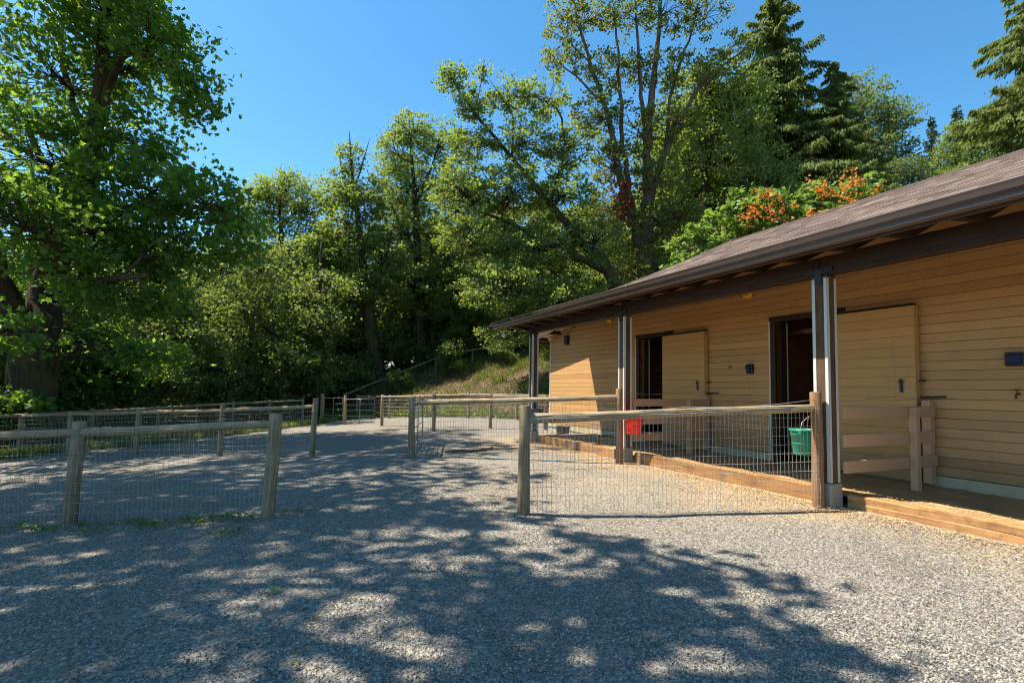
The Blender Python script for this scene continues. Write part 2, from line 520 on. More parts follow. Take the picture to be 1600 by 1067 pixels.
# bark
def bark_mat(name, a, b, moss=(0.10, 0.11, 0.03), moss_amt=0.5):
    m, nt, out = new_mat(name)
    oc = objcoord(nt)
    n1 = noise(nt, mapping(nt, oc, (1, 1, 0.22)), 9.0, 6.0, 0.65, 0.6)
    n2 = noise(nt, oc, 1.3, 4.0)
    r = ramp(nt, [(0.35, a), (0.7, b)])
    nt.links.new(n1.outputs['Fac'], r.inputs[0])
    mr = nt.nodes.new('ShaderNodeMapRange'); mr.inputs[1].default_value = 0.45; mr.inputs[2].default_value = 0.65; mr.inputs[4].default_value = moss_amt
    nt.links.new(n2.outputs['Fac'], mr.inputs[0])
    c = mixc(nt, mr.outputs[0], r.outputs[0], moss)
    principled(nt, out, c, 0.95, 0.1, bump(nt, n1.outputs['Fac'], 1.0, 0.06))
    return m
M['bark'] = bark_mat('maple_bark', (0.03, 0.022, 0.016), (0.11, 0.085, 0.06))
M['bark_pale'] = bark_mat('pale_maple_bark', (0.06, 0.045, 0.035), (0.20, 0.155, 0.12), moss=(0.13, 0.075, 0.025), moss_amt=0.6)
M['bark_conifer'] = bark_mat('conifer_bark', (0.03, 0.02, 0.014), (0.12, 0.08, 0.055))

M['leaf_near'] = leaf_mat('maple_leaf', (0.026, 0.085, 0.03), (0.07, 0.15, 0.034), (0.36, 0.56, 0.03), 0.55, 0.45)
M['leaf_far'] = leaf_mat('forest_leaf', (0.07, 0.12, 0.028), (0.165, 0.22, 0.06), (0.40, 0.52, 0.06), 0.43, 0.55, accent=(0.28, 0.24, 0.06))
M['leaf_mid'] = leaf_mat('understory_leaf', (0.04, 0.085, 0.022), (0.12, 0.17, 0.055), (0.34, 0.44, 0.04), 0.38, 0.5)
M['leaf_sparse'] = leaf_mat('sparse_crown_leaf', (0.065, 0.105, 0.022), (0.17, 0.20, 0.045), (0.38, 0.42, 0.05), 0.38, 0.55, accent=(0.36, 0.20, 0.03))
M['leaf_bright'] = leaf_mat('vine_maple_leaf', (0.06, 0.14, 0.03), (0.15, 0.25, 0.06), (0.34, 0.48, 0.04), 0.38, 0.5)
M['leaf_alder'] = leaf_mat('alder_leaf', (0.065, 0.12, 0.035), (0.17, 0.23, 0.085), (0.3, 0.42, 0.08), 0.36, 0.5)
M['leaf_orange'] = leaf_mat('orange_leaf', (0.32, 0.09, 0.015), (0.62, 0.24, 0.04), (0.7, 0.3, 0.05), 0.35, 0.5)
M['leaf_red'] = leaf_mat('rust_leaf', (0.16, 0.03, 0.012), (0.30, 0.07, 0.025), (0.4, 0.1, 0.03), 0.35, 0.5)
M['needle'] = leaf_mat('cedar_frond', (0.06, 0.10, 0.024), (0.15, 0.19, 0.05), (0.32, 0.40, 0.05), 0.33, 0.85)
M['needle_dark'] = leaf_mat('fir_needle', (0.022, 0.055, 0.022), (0.065, 0.10, 0.036), (0.12, 0.2, 0.04), 0.2, 0.85)
M['straw'] = leaf_mat('dry_grass', (0.14, 0.095, 0.045), (0.30, 0.21, 0.10), (0.4, 0.3, 0.14), 0.3, 0.6)
M['grass'] = leaf_mat('grass_blade', (0.06, 0.115, 0.018), (0.16, 0.22, 0.035), (0.34, 0.42, 0.05), 0.35, 0.5, accent=(0.34, 0.26, 0.10))

# ------------------------------------------------------------------ ground
rng = np.random.default_rng(7)
def axis_pts(lo, hi, fine_lo, fine_hi, step, grow=1.35):
    a = list(np.arange(fine_lo, fine_hi + 1e-6, step))
    s = step
    while a[-1] < hi: s *= grow; a.append(a[-1] + s)
    s = step
    while a[0] > lo: s *= grow; a.insert(0, a[0] - s)
    return np.array(a)

def grid_mesh(name, X, Y, Z, keep=None):
    ny, nx = Z.shape
    xx, yy = np.meshgrid(X, Y)
    v = np.stack([xx.ravel(), yy.ravel(), Z.ravel()], 1)
    i = np.arange(ny - 1)[:, None] * nx + np.arange(nx - 1)[None, :]
    q = np.stack([i, i + 1, i + nx + 1, i + nx], -1).reshape(-1, 4)
    if keep is not None:
        q = q[keep.ravel()]
    used, inv = np.unique(q.ravel(), return_inverse=True)
    return np_mesh(name, v[used], inv, np.full(len(q), 4), True), v[used]

def wob(x, y, s=1.0, seed=0.0):
    return (np.sin(x*1.7*s + 1.3 + seed) * np.cos(y*1.3*s - .7 + seed) + .6*np.sin(x*3.9*s - y*2.8*s + 2.1 + seed) + .35*np.sin(x*8.3*s + y*7.1*s + seed)) / 1.95

gx = axis_pts(-420, 420, -30, 45, 0.8)
gy = axis_pts(-120, 600, -8, 75, 0.8)
GX, GY = np.meshgrid(gx, gy)
GZ = gz(GX, GY) + 0.10 * wob(GX, GY, .5) * np.clip((GY - 24) / 4, 0, 1) - 0.05
me, _ = grid_mesh('ground', gx, gy, GZ)
tag(link('ground', me, M['earth']), kind='structure')

FAR_EDGE = [(-8.3, 28.2), (-5.9, 26.2), (-3.95, 24.9), (-1.88, 23.9), (.23, 22.8), (1.9, 21.8), (5, 20.4)]
def in_yard(x, y):
    far = np.interp(x, [p[0] for p in FAR_EDGE], [p[1] for p in FAR_EDGE])
    far = far + 0.25 * wob(x, y, 1.3)
    left = np.interp(y, [-6, 9, 13.5, 16, 20, 24, 28.5], [-15.5, -13.6, -11.9, -10.3, -9.2, -8.6, -8.4]) + 0.35 * wob(x, y, 1.1, 2.0)
    return (y < far) & (x > left)
X = np.arange(-16, 14, 0.14); Y = np.arange(-4, 29, 0.14)
GX, GY = np.meshgrid(X, Y)
GZ = gz(GX, GY) + 0.012 * wob(GX, GY, 1.0) + 0.006 * wob(GX, GY, 3.3, 4.0)
cx_, cy_ = np.meshgrid(X[:-1] + .07, Y[:-1] + .07)
me, vv = grid_mesh('gravel_yard', X, Y, GZ, in_yard(cx_, cy_))
TH = R(24.674)
CT, ST = math.cos(TH), math.sin(TH)
BO = (3.77, 6.28)
def bloc(x, y):      # world to barn frame (inward, along)
    dx, dy = x - BO[0], y - BO[1]
    return dx * CT + dy * ST, -dx * ST + dy * CT
def bw(s, d, z):     # along, inward, up -> world
    return (BO[0] - ST * s + CT * d, BO[1] + CT * s + ST * d, z)
bd, bs = bloc(vv[:, 0], vv[:, 1])
straw = np.clip(1.15 - (-bd + 0.1) / (1.4 + 0.5 * np.sin(bs * 2.1) + 0.4 * np.sin(bs * .9 + 1)), 0, 1) ** 1.3
straw = np.maximum(straw, 0.35 * np.clip(1 - np.hypot(bd + 1.3, bs - 2.2) / 3.2, 0, 1))
straw *= np.clip((10 - bs) / 2.5, 0, 1) * np.clip((bs + 2.2) / 2.2, .35, 1)
a_ = me.attributes.new('straw', 'FLOAT', 'POINT'); a_.data.foreach_set('value', straw.astype(np.float32))
tag(link('gravel_yard', me, M['gravel']), kind='structure')

# loose stones lying on the yard near the viewer
def scatter_stones(name, pts, rmin, rmax, mat):
    me = bpy.data.meshes.new(name)
    me.vertices.add(len(pts)); me.vertices.foreach_set('co', pts.astype(np.float32).ravel()); me.update()
    o = link(name, me)
    ng = bpy.data.node_groups.new(name + '_nodes', 'GeometryNodeTree')
    ng.interface.new_socket('Geometry', in_out='INPUT', socket_type='NodeSocketGeometry')
    ng.interface.new_socket('Geometry', in_out='OUTPUT', socket_type='NodeSocketGeometry')
    gi = ng.nodes.new('NodeGroupInput'); go = ng.nodes.new('NodeGroupOutput')
    ico = ng.nodes.new('GeometryNodeMeshIcoSphere'); ico.inputs['Radius'].default_value = 1.0; ico.inputs['Subdivisions'].default_value = 1
    sm = ng.nodes.new('GeometryNodeSetMaterial'); sm.inputs['Material'].default_value = mat
    iop = ng.nodes.new('GeometryNodeInstanceOnPoints')
    rr = ng.nodes.new('FunctionNodeRandomValue'); rr.data_type = 'FLOAT_VECTOR'
    rr.inputs[0].default_value = (0, 0, 0); rr.inputs[1].default_value = (6.28, 6.28, 6.28)
    rs = ng.nodes.new('FunctionNodeRandomValue'); rs.data_type = 'FLOAT_VECTOR'
    rs.inputs[0].default_value = (rmin * .9, rmin * .7, rmin * .5); rs.inputs[1].default_value = (rmax, rmax * .8, rmax * .6)
    rs.inputs['Seed'].default_value = 5
    L = ng.links.new
    L(gi.outputs[0], iop.inputs['Points']); L(ico.outputs[0], sm.inputs[0]); L(sm.outputs[0], iop.inputs['Instance'])
    L(rr.outputs[0], iop.inputs['Rotation']); L(rs.outputs[0], iop.inputs['Scale']); L(iop.outputs[0], go.inputs[0])
    md = o.modifiers.new('scatter', 'NODES'); md.node_group = ng
    return o

n_st = 230000
d_ = 1.5 + 8.0 * rng.random(n_st) ** 1.25
x_ = (rng.random(n_st) * 2 - 1) * (d_ * 1.06 + .5)
b_, s_ = bloc(x_, d_)
dens_ = .62 + .5 * wob(x_, d_, .55, 5.0) + .3 * wob(x_, d_, 2.1, 2.0)
ok = (b_ < 0.16) & in_yard(x_, d_) & (rng.random(n_st) < np.clip(dens_, .22, 1.0))
x_, d_ = x_[ok], d_[ok]
pts = np.stack([x_, d_, gz(x_, d_) + 0.012 * wob(x_, d_, 1.0) + 0.006 * wob(x_, d_, 3.3, 4.0) + .001 + .004 * rng.random(len(x_))], 1)
tag(scatter_stones('loose_gravel', pts, 0.003, 0.0096, M['stone']), 'loose grey and cream gravel covering the yard in the foreground', 'gravel', kind='stuff')

# ------------------------------------------------------------------ the barn (local x inward, y along the wall away from the viewer)
barn = empty('barn', (BO[0], BO[1], 0), TH, 'tan plank stable with brown shingle roof and open porch along its front', 'barn')
WX = 2.14
Y0, YC = -5.5, 10.7          # near end (out of frame) and far corner
CH = 0.1275
Z0 = 0.268
def roof_top(x): return 3.31 + 0.459 * x
def rear_z(y): return 4.40 - (y - 3.75) * 0.178
OPEN = [(1.26, 2.40, 2.60), (5.14, 6.22, 2.60)]      # stall doorways: along from, to, head height

rnd = random.Random(3)
def siding_board(y0, y1, z0, z1):
    b = MB()
    g, c = 0.002, 0.0035
    prof = [(0.024, z0 + g), (0.010, z0 + g), (0.0, z0 + g + c), (0.0, z1 - g - .002), (0.003, z1 - g), (0.024, z1 - g)]
    n = len(prof)
    jx = rnd.uniform(-.0015, .0015)
    vs = [(WX + jx + p[0], y0 + .001, p[1]) for p in prof] + [(WX + jx + p[0], y1 - .001, p[1]) for p in prof]
    fs = [(i, i + 1, n + i + 1, n + i) for i in range(n - 1)] + [tuple(range(n - 1, -1, -1)), tuple(range(n, 2 * n))]
    b.add(vs, fs)
    o = b.build('siding_board', M['siding'], barn)
    return o
for k in range(27):
    za, zb = Z0 + k * CH, Z0 + (k + 1) * CH
    ymax = min(YC, 3.75 + (4.16 - zb) / 0.178)
    spans = [(Y0, ymax)]
    for (a, b, h) in OPEN:
        if za < h - .03:
            ns = []
            for (p, q) in spans:
                if p < a - .12 < q: ns.append((p, a - .12)); ns.append((b + .12, q))
                else: ns.append((p, q))
            spans = ns
    for (p, q) in spans:
        cuts = [p]
        while q - cuts[-1] > 4.6:
            cuts.append(cuts[-1] + rnd.uniform(2.4, 4.2))
        cuts.append(q)
        if cuts[-1] - cuts[-2] < .5 and len(cuts) > 2: cuts.pop(-2)
        for i in range(len(cuts) - 1):
            if cuts[i+1] - cuts[i] > .05: siding_board(cuts[i], cuts[i+1], za, zb)

# structural wall behind the boards, with the doorways left open
b = MB(); w0, w1 = WX + .026, WX + .15
ys = [Y0, OPEN[0][0], OPEN[0][1], OPEN[1][0], OPEN[1][1], YC]
for i in range(5):
    if i in (1, 3): b.box(w0, w1, ys[i], ys[i+1], 2.60, 3.3)
    else: b.box(w0, w1, ys[i], ys[i+1], .27, 3.3)
b.add([(w0 + .004, Y0, 3.3), (w0 + .004, Y0, 4.2), (w0 + .004, 3.75, 4.2), (w0 + .004, 8.8, 3.3), (w1, Y0, 3.3), (w1, Y0, 4.2), (w1, 3.75, 4.2), (w1, 8.8, 3.3)],
      [(0, 1, 2, 3), (7, 6, 5, 4)])
b.box(w1, 9.5, YC - .13, YC - .02, 0, 3.0)               # far side wall
b.box(9.5, 9.62, Y0, YC, 0, 3.6)
b.build('wall_frame', M['siding'], barn)
MB().box(WX - .012, WX + .16, Y0, OPEN[0][0] - .12, -.1, .262).box(WX - .012, WX + .16, OPEN[0][1] + .12, OPEN[1][0] - .12, -.1, .262).box(WX - .012, WX + .16, OPEN[1][1] + .12, YC - .01, -.1, .262).build('foundation', M['foundation'], barn)
MB().box(WX - .006, WX + .10, YC + .001, YC + .05, .2, 2.95).build('corner_trim', M['angle'], barn)

# doorways: brown frames with metal edge strips, dark stalls behind
for (a, c_, h) in OPEN:
    fr = MB()
    fr.box(WX - .02, WX + .30, a - .119, a, .12, h + .10)
    fr.box(WX - .02, WX + .30, c_, c_ + .119, .12, h + .10)
    fr.box(WX - .018, WX + .298, a, c_, h, h + .098)
    f = fr.build('door_frame', M['brown'], barn)
    MB().box(WX - .026, WX - .0205, c_ + .098, c_ + .1215, .14, h + .02).box(WX - .0255, WX + .03, c_ + .1195, c_ + .1245, .14, h + .021).build('edge_strip', M['angle'], f)
    MB()  .box(WX + .285, WX + .31, c_ - .006, c_ - .0015, .14, h).build('edge_strip', M['angle'], f)
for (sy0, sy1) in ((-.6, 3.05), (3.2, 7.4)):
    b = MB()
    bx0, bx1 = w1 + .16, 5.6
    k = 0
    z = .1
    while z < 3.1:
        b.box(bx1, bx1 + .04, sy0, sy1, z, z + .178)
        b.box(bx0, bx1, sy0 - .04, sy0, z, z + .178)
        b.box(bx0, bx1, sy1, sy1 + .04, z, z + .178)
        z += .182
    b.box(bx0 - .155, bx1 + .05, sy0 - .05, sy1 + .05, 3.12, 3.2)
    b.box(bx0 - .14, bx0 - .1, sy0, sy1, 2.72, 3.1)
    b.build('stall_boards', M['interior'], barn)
MB().tube([(3.1, 1.0, 2.52), (3.05, 2.9, 2.50)], .055, 10).build('stall_pole', M['yellow_pole'], barn)

def door_leaf(y0, y1, z0, z1, nb):
    d = MB()
    d.box(WX - .090, WX - .030, y0, y1, z0, z1)
    dr = d.build('door', M['door'], barn)
    h = (z1 - z0) / nb
    for i in range(nb):
        j = rnd.uniform(-.0012, .0012)
        MB().box(WX - .118 + j, WX - .0905, y0 + .003, y1 - .003, z0 + i * h + .0013, z0 + (i + 1) * h - .0013, .0022).build('door_board', M['door'], dr)
    MB().box(WX - .124, WX - .1195, y0 + .02, y1 - .035, 1.392, 1.413).build('metal_strip', M['foundation'], dr)
    MB().box(WX - .15, WX - .1245, y0 + .16, y0 + .195, 1.37, 1.56, .006).box(WX - .17, WX - .15, y0 + .165, y0 + .19, 1.5, 1.545).build('latch', M['black'], dr)
    MB().box(WX - .124, WX - .0265, y0 - .006, y0 - .0005, z0, z1).build('edge_strip', M['door'], dr)
    MB().box(WX - .10, WX - .02, y0 + .02, y1 + .16, z1 + .012, z1 + .035).build('door_track', M['brown'], dr)
    MB().tube([(WX - .02, y0 - .06, 1.53), (WX - .08, y0 - .08, 1.54), (WX - .09, y0 - .02, 1.53)], .012, 6).build('hook', M['black'], dr)
    MB().tube([(WX - .10, y0 - .04, 1.31), (WX - .10, y0 - .34, 1.32)], .016, 6).build('bolt', M['black'], dr)
door_leaf(.11, 1.385, .16, 2.585, 17)
door_leaf(3.985, 5.26, .16, 2.585, 17)

# porch columns with galvanised corner guards on concrete piers
for cy in (0.0, 3.98, 7.80):
    c = MB().box(0, .17, cy - .02, cy + .165, .282, 2.775, .006).build('column', M['column'], barn)
    for (ix, iy) in ((0, 0), (1, 0), (0, 1), (1, 1)):
        xa = -.004 if ix == 0 else .174 - .040
        ya = cy - .024 if iy == 0 else cy + .169 - .040
        g = MB()
        xo = -.004 if ix == 0 else .1705
        yo = cy - .024 if iy == 0 else cy + .1655
        g.box(xo, xo + .0035, ya, ya + .040, .29, 2.74)
        g.box(xa, xa + .040, yo, yo + .0035, .29, 2.7395)
        g.build('corner_guard', M['angle'], c)
    MB().box(-.022, .195, cy - .042, cy + .187, -.05, .28, .015).build('pier', M['concrete'], c)
    br = MB()
    br.box(-.02, -.006, cy - .10, cy + .25, 2.80, 2.86).box(-.019, -.0061, cy + .03, cy + .12, 2.66, 2.80)
    for yy in (cy - .06, cy + .02, cy + .13, cy + .21): br.tube([(-.035, yy, 2.83), (-.012, yy, 2.83)], .017, 6)
    br.build('bracket', M['black'], c)

# beam in lengths that meet over the columns
for (a, c_) in ((Y0, .07), (.075, 4.055), (4.06, 7.99)):
    MB().box(.006, .158, a, c_, 2.776, 3.0, .008).build('beam', M['brown'], barn)

# roof: shed over the porch up to a ridge above the wall, folding down over the far bay
YE, YR = 8.85, 3.75
def edge_hi(y):      # upper edge of the porch roof
    if y <= YR: return (2.40, roof_top(2.40))
    t = (y - YR) / (YE - YR)
    return (2.40 - .62 * t, roof_top(2.40) - (y - YR) * .182)
EX, EZ = -.50, roof_top(-.50)
def roof_pt(y, t, off=0.0):
    hx, hz = edge_hi(y)
    return (EX + (hx - EX) * t, y, EZ + (hz - EZ) * t + off)
b = MB()
yl = list(np.linspace(Y0, YR, 6)) + list(np.linspace(YR, YE, 7))[1:]
top = []; bot = []
vs = []
for y in yl:
    vs += [roof_pt(y, 0, -.018), roof_pt(y, 1, -.018), roof_pt(y, 1, -.06), roof_pt(y, 0, -.06)]
fs = []
for i in range(len(yl) - 1):
    a = 4 * i
    for j in range(4): fs.append((a + j, a + (j + 1) % 4, a + 4 + (j + 1) % 4, a + 4 + j))
fs += [(3, 2, 1, 0), tuple(4 * (len(yl) - 1) + j for j in range(4))]
deck = MB().add(vs, fs).build('roof_deck', M['sheath'], barn)
# back slope behind the ridge
MB().add([(2.40, Y0, 4.405), (2.40, YR, 4.405), (8.0, YR, 2.9), (8.0, Y0, 2.9), (2.40, Y0, 4.36), (2.40, YR, 4.36), (8.0, YR, 2.86), (8.0, Y0, 2.86)],
         [(0, 1, 2, 3), (7, 6, 5, 4), (0, 4, 5, 1), (1, 5, 6, 2), (2, 6, 7, 3), (3, 7, 4, 0)]).build('back_slope', M['shingle'], barn)
# shingle courses, tab by tab
V = []; L = []; RN = []
nc = 25
for i in range(nc):
    t0, t1 = i / nc, (i + 1.25) / nc
    y = Y0 - rnd.random() * .3
    while y < YE:
        w = rnd.choice((.14, .18, .22, .30, .34))
        ya, yb = max(y, Y0), min(y + w - .004, YE)
        y += w
        if yb - ya < .02: continue
        lift = .010 + rnd.random() * .006
        n0 = len(V)
        p = [roof_pt(ya, t0, lift), roof_pt(yb, t0, lift), roof_pt(yb, min(t1, 1), .001), roof_pt(ya, min(t1, 1), .001), roof_pt(ya, t0, -.017), roof_pt(yb, t0, -.017)]
        if i == 0:
            p = [(q[0] - .03, q[1], q[2] - .012) if q in (p[0], p[1], p[4], p[5]) else q for q in p]
        V += p
        L += [(n0, n0+1, n0+2, n0+3), (n0+4, n0+5, n0+1, n0)]
        RN += [min(1, max(0, rnd.gauss(.5, .25)))] * 6
me = np_mesh('shingles', np.array(V), np.array(L).ravel(), np.full(len(L), 4), False, np.array(RN))
tag(link('shingles', me, M['shingle'], barn), kind='stuff')
rc = MB()
yy = Y0
while yy < YR:
    y2 = min(yy + .30, YR)
    rc.add([(2.27, yy, 4.367), (2.40, yy, 4.434), (2.53, yy, 4.39), (2.27, y2, 4.361), (2.40, y2, 4.427), (2.53, y2, 4.384), (2.27, yy, 4.33), (2.53, yy, 4.35), (2.27, y2, 4.33), (2.53, y2, 4.35)],
           [(0, 1, 4, 3), (1, 2, 5, 4), (0, 3, 8, 6), (2, 7, 9, 5), (0, 6, 7, 2, 1), (3, 4, 5, 9, 8)])
    yy = y2
rc.build('ridge_cap', M['shingle'], barn)

# rear roof whose raked edge shows beyond the last column
def slab(name, mat, x0, x1, y0, y1, zf, th, parent=barn):
    vs = []
    for z_off in (0, -th):
        for (x, y) in ((x0, y0), (x1, y0), (x1, y1), (x0, y1)): vs.append((x, y, zf(y) + z_off))
    return MB().add(vs, [(0, 1, 2, 3), (7, 6, 5, 4), (0, 4, 5, 1), (1, 5, 6, 2), (2, 6, 7, 3), (3, 7, 4, 0)]).build(name, mat, parent)
slab('rear_roof', M['shingle'], 1.70, 9.7, YR + 3.4, 11.25, lambda y: rear_z(y) - .05, .05)
slab('rear_soffit', M['sheath'], 1.73, 9.6, YR + 3.45, 11.2, lambda y: rear_z(y) - .102, .03)
slab('rake_board', M['fascia'], 1.665, 1.698, YR + 3.4, 11.28, lambda y: rear_z(y) - .035, .20)
slab('rake_trim', M['siding'], 2.09, 2.135, YR + .9, YC, lambda y: rear_z(y) - .135, .06)
MB().box(1.67, 9.6, 11.252, 11.285, rear_z(11.25) - .24, rear_z(11.25) - .04).build('rear_fascia', M['fascia'], barn)
for yy in (10.9, 10.05, 9.2, 8.35):
    slab('lookout', M['brown'], 1.70, 2.13, yy - .045, yy + .045, lambda y: rear_z(y) - .133, .10)

# rafters
ry = -5.2
while ry < 8.75:
    hx, hz = edge_hi(ry)
    xe = min(hx - .1, 2.1) if ry < YR else hx - .12
    sl = (hz - EZ) / (hx - EX)
    xa = -.44
    za, zb = EZ + (xa - EX) * sl - .061, EZ + (xe - EX) * sl - .061
    d0, d1 = .10, .25
    vs = []
    for yy in (ry - .045, ry + .045):
        vs += [(xa, yy, za), (xa + .02, yy, za - d0), (xa + .45, yy, za + .43 * sl - d1), (xe, yy, zb - d1), (xe, yy, zb)]
    MB().add(vs, [(4, 3, 2, 1, 0), (5, 6, 7, 8, 9), (0, 1, 6, 5), (1, 2, 7, 6), (2, 3, 8, 7), (3, 4, 9, 8), (4, 0, 5, 9)]).build('rafter', M['brown'], barn)
    ry += .61
# blocking over the beam between the rafters, and fascia + gutter along the eave
MB().box(-.475, -.445, Y0, YE + .05, 2.945, 3.015).build('fascia', M['fascia'], barn)
prof = [(-.478, 3.085), (-.478, 2.965), (-.545, 2.958), (-.572, 2.980), (-.575, 3.010), (-.600, 3.045), (-.606, 3.09), (-.612, 3.115), (-.600, 3.128), (-.586, 3.115), (-.588, 3.07), (-.56, 3.02), (-.556, 2.98), (-.49, 2.98), (-.484, 3.085)]
n = len(prof)
vs = []
gl = [Y0, -3.0, 0.1, 3.1, 6.1, 9.15]
for y in gl: vs += [(p[0] + rnd.uniform(-.002, .002), y, p[1]) for p in prof]
fs = []
for i in range(len(gl) - 1):
    for j in range(n):
        k = (j + 1) % n
        fs.append((i*n + j, i*n + k, (i+1)*n + k, (i+1)*n + j))
fs.append(tuple((len(gl)-1)*n + j for j in range(n)))
gut = MB().add(vs, fs).build('gutter', M['gutter'], barn)
MB().box(-.61, -.476, 9.151, 9.158, 2.955, 3.12).build('gutter_end', M['gutter'], gut)
for i in range(1, 5):
    MB().add([(p[0] * 1.004 - .001, yy, p[1] - .001) for yy in (gl[i] - .04, gl[i] + .04) for p in prof[1:10]],
             [(j, j + 1, 9 + j + 1, 9 + j) for j in range(8)]).build('gutter_joint', M['gutter'], gut)

# ------------------------------------------------------------------ bedding and timbers in front of the wall
X = np.arange(.26, 5.5, .08); Y = np.arange(-5.4, 7.75, .08)
GX, GY = np.meshgrid(X, Y)
GZ = .125 + .02 * wob(GX, GY, 2.2) + .012 * wob(GX, GY, 6.0, 1.0) + .035 * np.exp(-((GX - .42) / .16) ** 2) * (0.5 + .5 * wob(GX * .3, GY, 1.2, 3))
keepm = np.ones((len(Y) - 1, len(X) - 1), bool)
me, _ = grid_mesh('shavings_bed', X, Y, GZ, keepm)
bed = link('shavings_bed', me, M['shavings']); bed.location = (BO[0], BO[1], 0); bed.rotation_euler = (0, 0, TH)
tag(bed, kind='structure')

def kites(name, P, U, W, rn, mat, lobed=False):
    """P centres, U long half-axis, W half width -> one mesh of small kite faces"""
    n = len(P)
    v = np.empty((n, 4, 3))
    v[:, 0] = P - U; v[:, 1] = P + W - U * .05; v[:, 2] = P + U; v[:, 3] = P - W - U * .05
    me = np_mesh(name, v.reshape(-1, 3), np.arange(n * 4), np.full(n, 4), False, np.repeat(rn, 4))
    me.materials.append(mat)
    return me
def rand_unit(n):
    v = rng.normal(size=(n, 3)); return v / np.linalg.norm(v, axis=1)[:, None]
nchip = 34000
cy = rng.uniform(-3.2, 7.7, nchip)
cx = np.where(rng.random(nchip) < .42, rng.uniform(.28, 2.1, nchip), .25 - np.abs(rng.normal(0, .45, nchip)) * rng.uniform(.2, 1.3, nchip))
cz = np.where(cx > .26, .135 + .02 * wob(cx, cy, 2.2) + .035 * np.exp(-((cx - .42) / .16) ** 2) * (0.5 + .5 * wob(cx * .3, cy, 1.2, 3)), .018)
keep = (cx > .26) | (cx < .06)
cx, cy, cz = cx[keep], cy[keep], cz[keep]
n = len(cx)
P = np.stack([cx, cy, cz + .006], 1)
U = rand_unit(n) * np.array([1, 1, .35]) * rng.uniform(.008, .02, n)[:, None]
Wd = np.cross(U, np.array([.1, .2, 1.0])) * .45
o = link('wood_shavings', kites('wood_shavings', P, U, Wd, rng.random(n), M['chip']))
o.location = (BO[0], BO[1], 0); o.rotation_euler = (0, 0, TH)
tag(o, 'pale wood shavings strewn under the porch and along the timber edging', 'shavings', kind='stuff')

def timber(label, p0, p1, w, h, z, name='landscape_timber'):
    """p0,p1 in barn frame (inward, along)"""
    a = Vector(bw(p0[1], p0[0], z)); b_ = Vector(bw(p1[1], p1[0], z))
    Lh = (b_ - a).length
    t = MB()
    ns = max(2, int(Lh / .5))
    vs = []; fs = []
    pr = [(-w/2, 0), (-w/2, h - .012), (-w/2 + .012, h), (w/2 - .012, h), (w/2, h - .012), (w/2, 0)]
    for i in range(ns + 1):
        j = [(rnd.uniform(-.005, .005), rnd.uniform(-.006, .004)) for _ in pr]
        vs += [(q[0] + dj[0], Lh * i / ns, q[1] + (dj[1] if q[1] > 0 else 0)) for q, dj in zip(pr, j)]
    m_ = len(pr)
    for i in range(ns):
        for j in range(m_): fs.append((i*m_ + j, i*m_ + (j+1) % m_, (i+1)*m_ + (j+1) % m_, (i+1)*m_ + j))
    fs += [tuple(range(m_)), tuple(range(ns*m_ + m_ - 1, ns*m_ - 1, -1))]
    o = t.add(vs, fs).build(name, M['timber'])
    o.location = a
    o.rotation_euler = (0, 0, math.atan2(-(b_ - a).x, (b_ - a).y))
    return tag(o, label, 'timber', 'timbers edging the porch bedding')
timber('lower of two stacked timbers edging the bedding at the right', (.27, -5.4), (.27, -.09), .15, .088, -.012)
timber('upper of two stacked timbers edging the bedding at the right', (.275, -5.4), (.275, -.085), .14, .082, .077)
timber('single timber edging the bedding between the green and red buckets', (.30, .22), (.27, 3.90), .16, .20, -.01)
timber('far timber edging the bedding beyond the red bucket, its end cut askew', (.27, 4.55), (.24, 7.78), .15, .19, -.01)
timber('dark timber lying across the far end of the porch by the wall', (.32, 7.95), (2.05, 8.02), .15, .17, -.01)

# stall partitions: three rails from a column to the wall
def partition(label, y, near_gap):
    t = empty('stall_partition', bw(y, 0, 0), TH, label, 'partition', 'board partitions across the porch')
    for (z0, z1, x1) in ((1.05, 1.19, 2.06), (.71, .86, 2.04), (.40, .545, 2.08)):
        MB().box(.175, x1, -.045, -.005, z0, z1, .004).build('rail', M['partition'], t)
    MB().box(1.44, 1.53, -.136, -.047, .05, 1.185, .006).build('post', M['partition'], t)
    MB().box(2.01, 2.115, -.004, .10, .16, 1.27, .005).build('post', M['partition'], t)
    return t
partition('three-rail tan board partition from the nearest column to the wall', -.05, 0)
partition('three-rail tan board partition behind the red bucket', 3.93, 0)

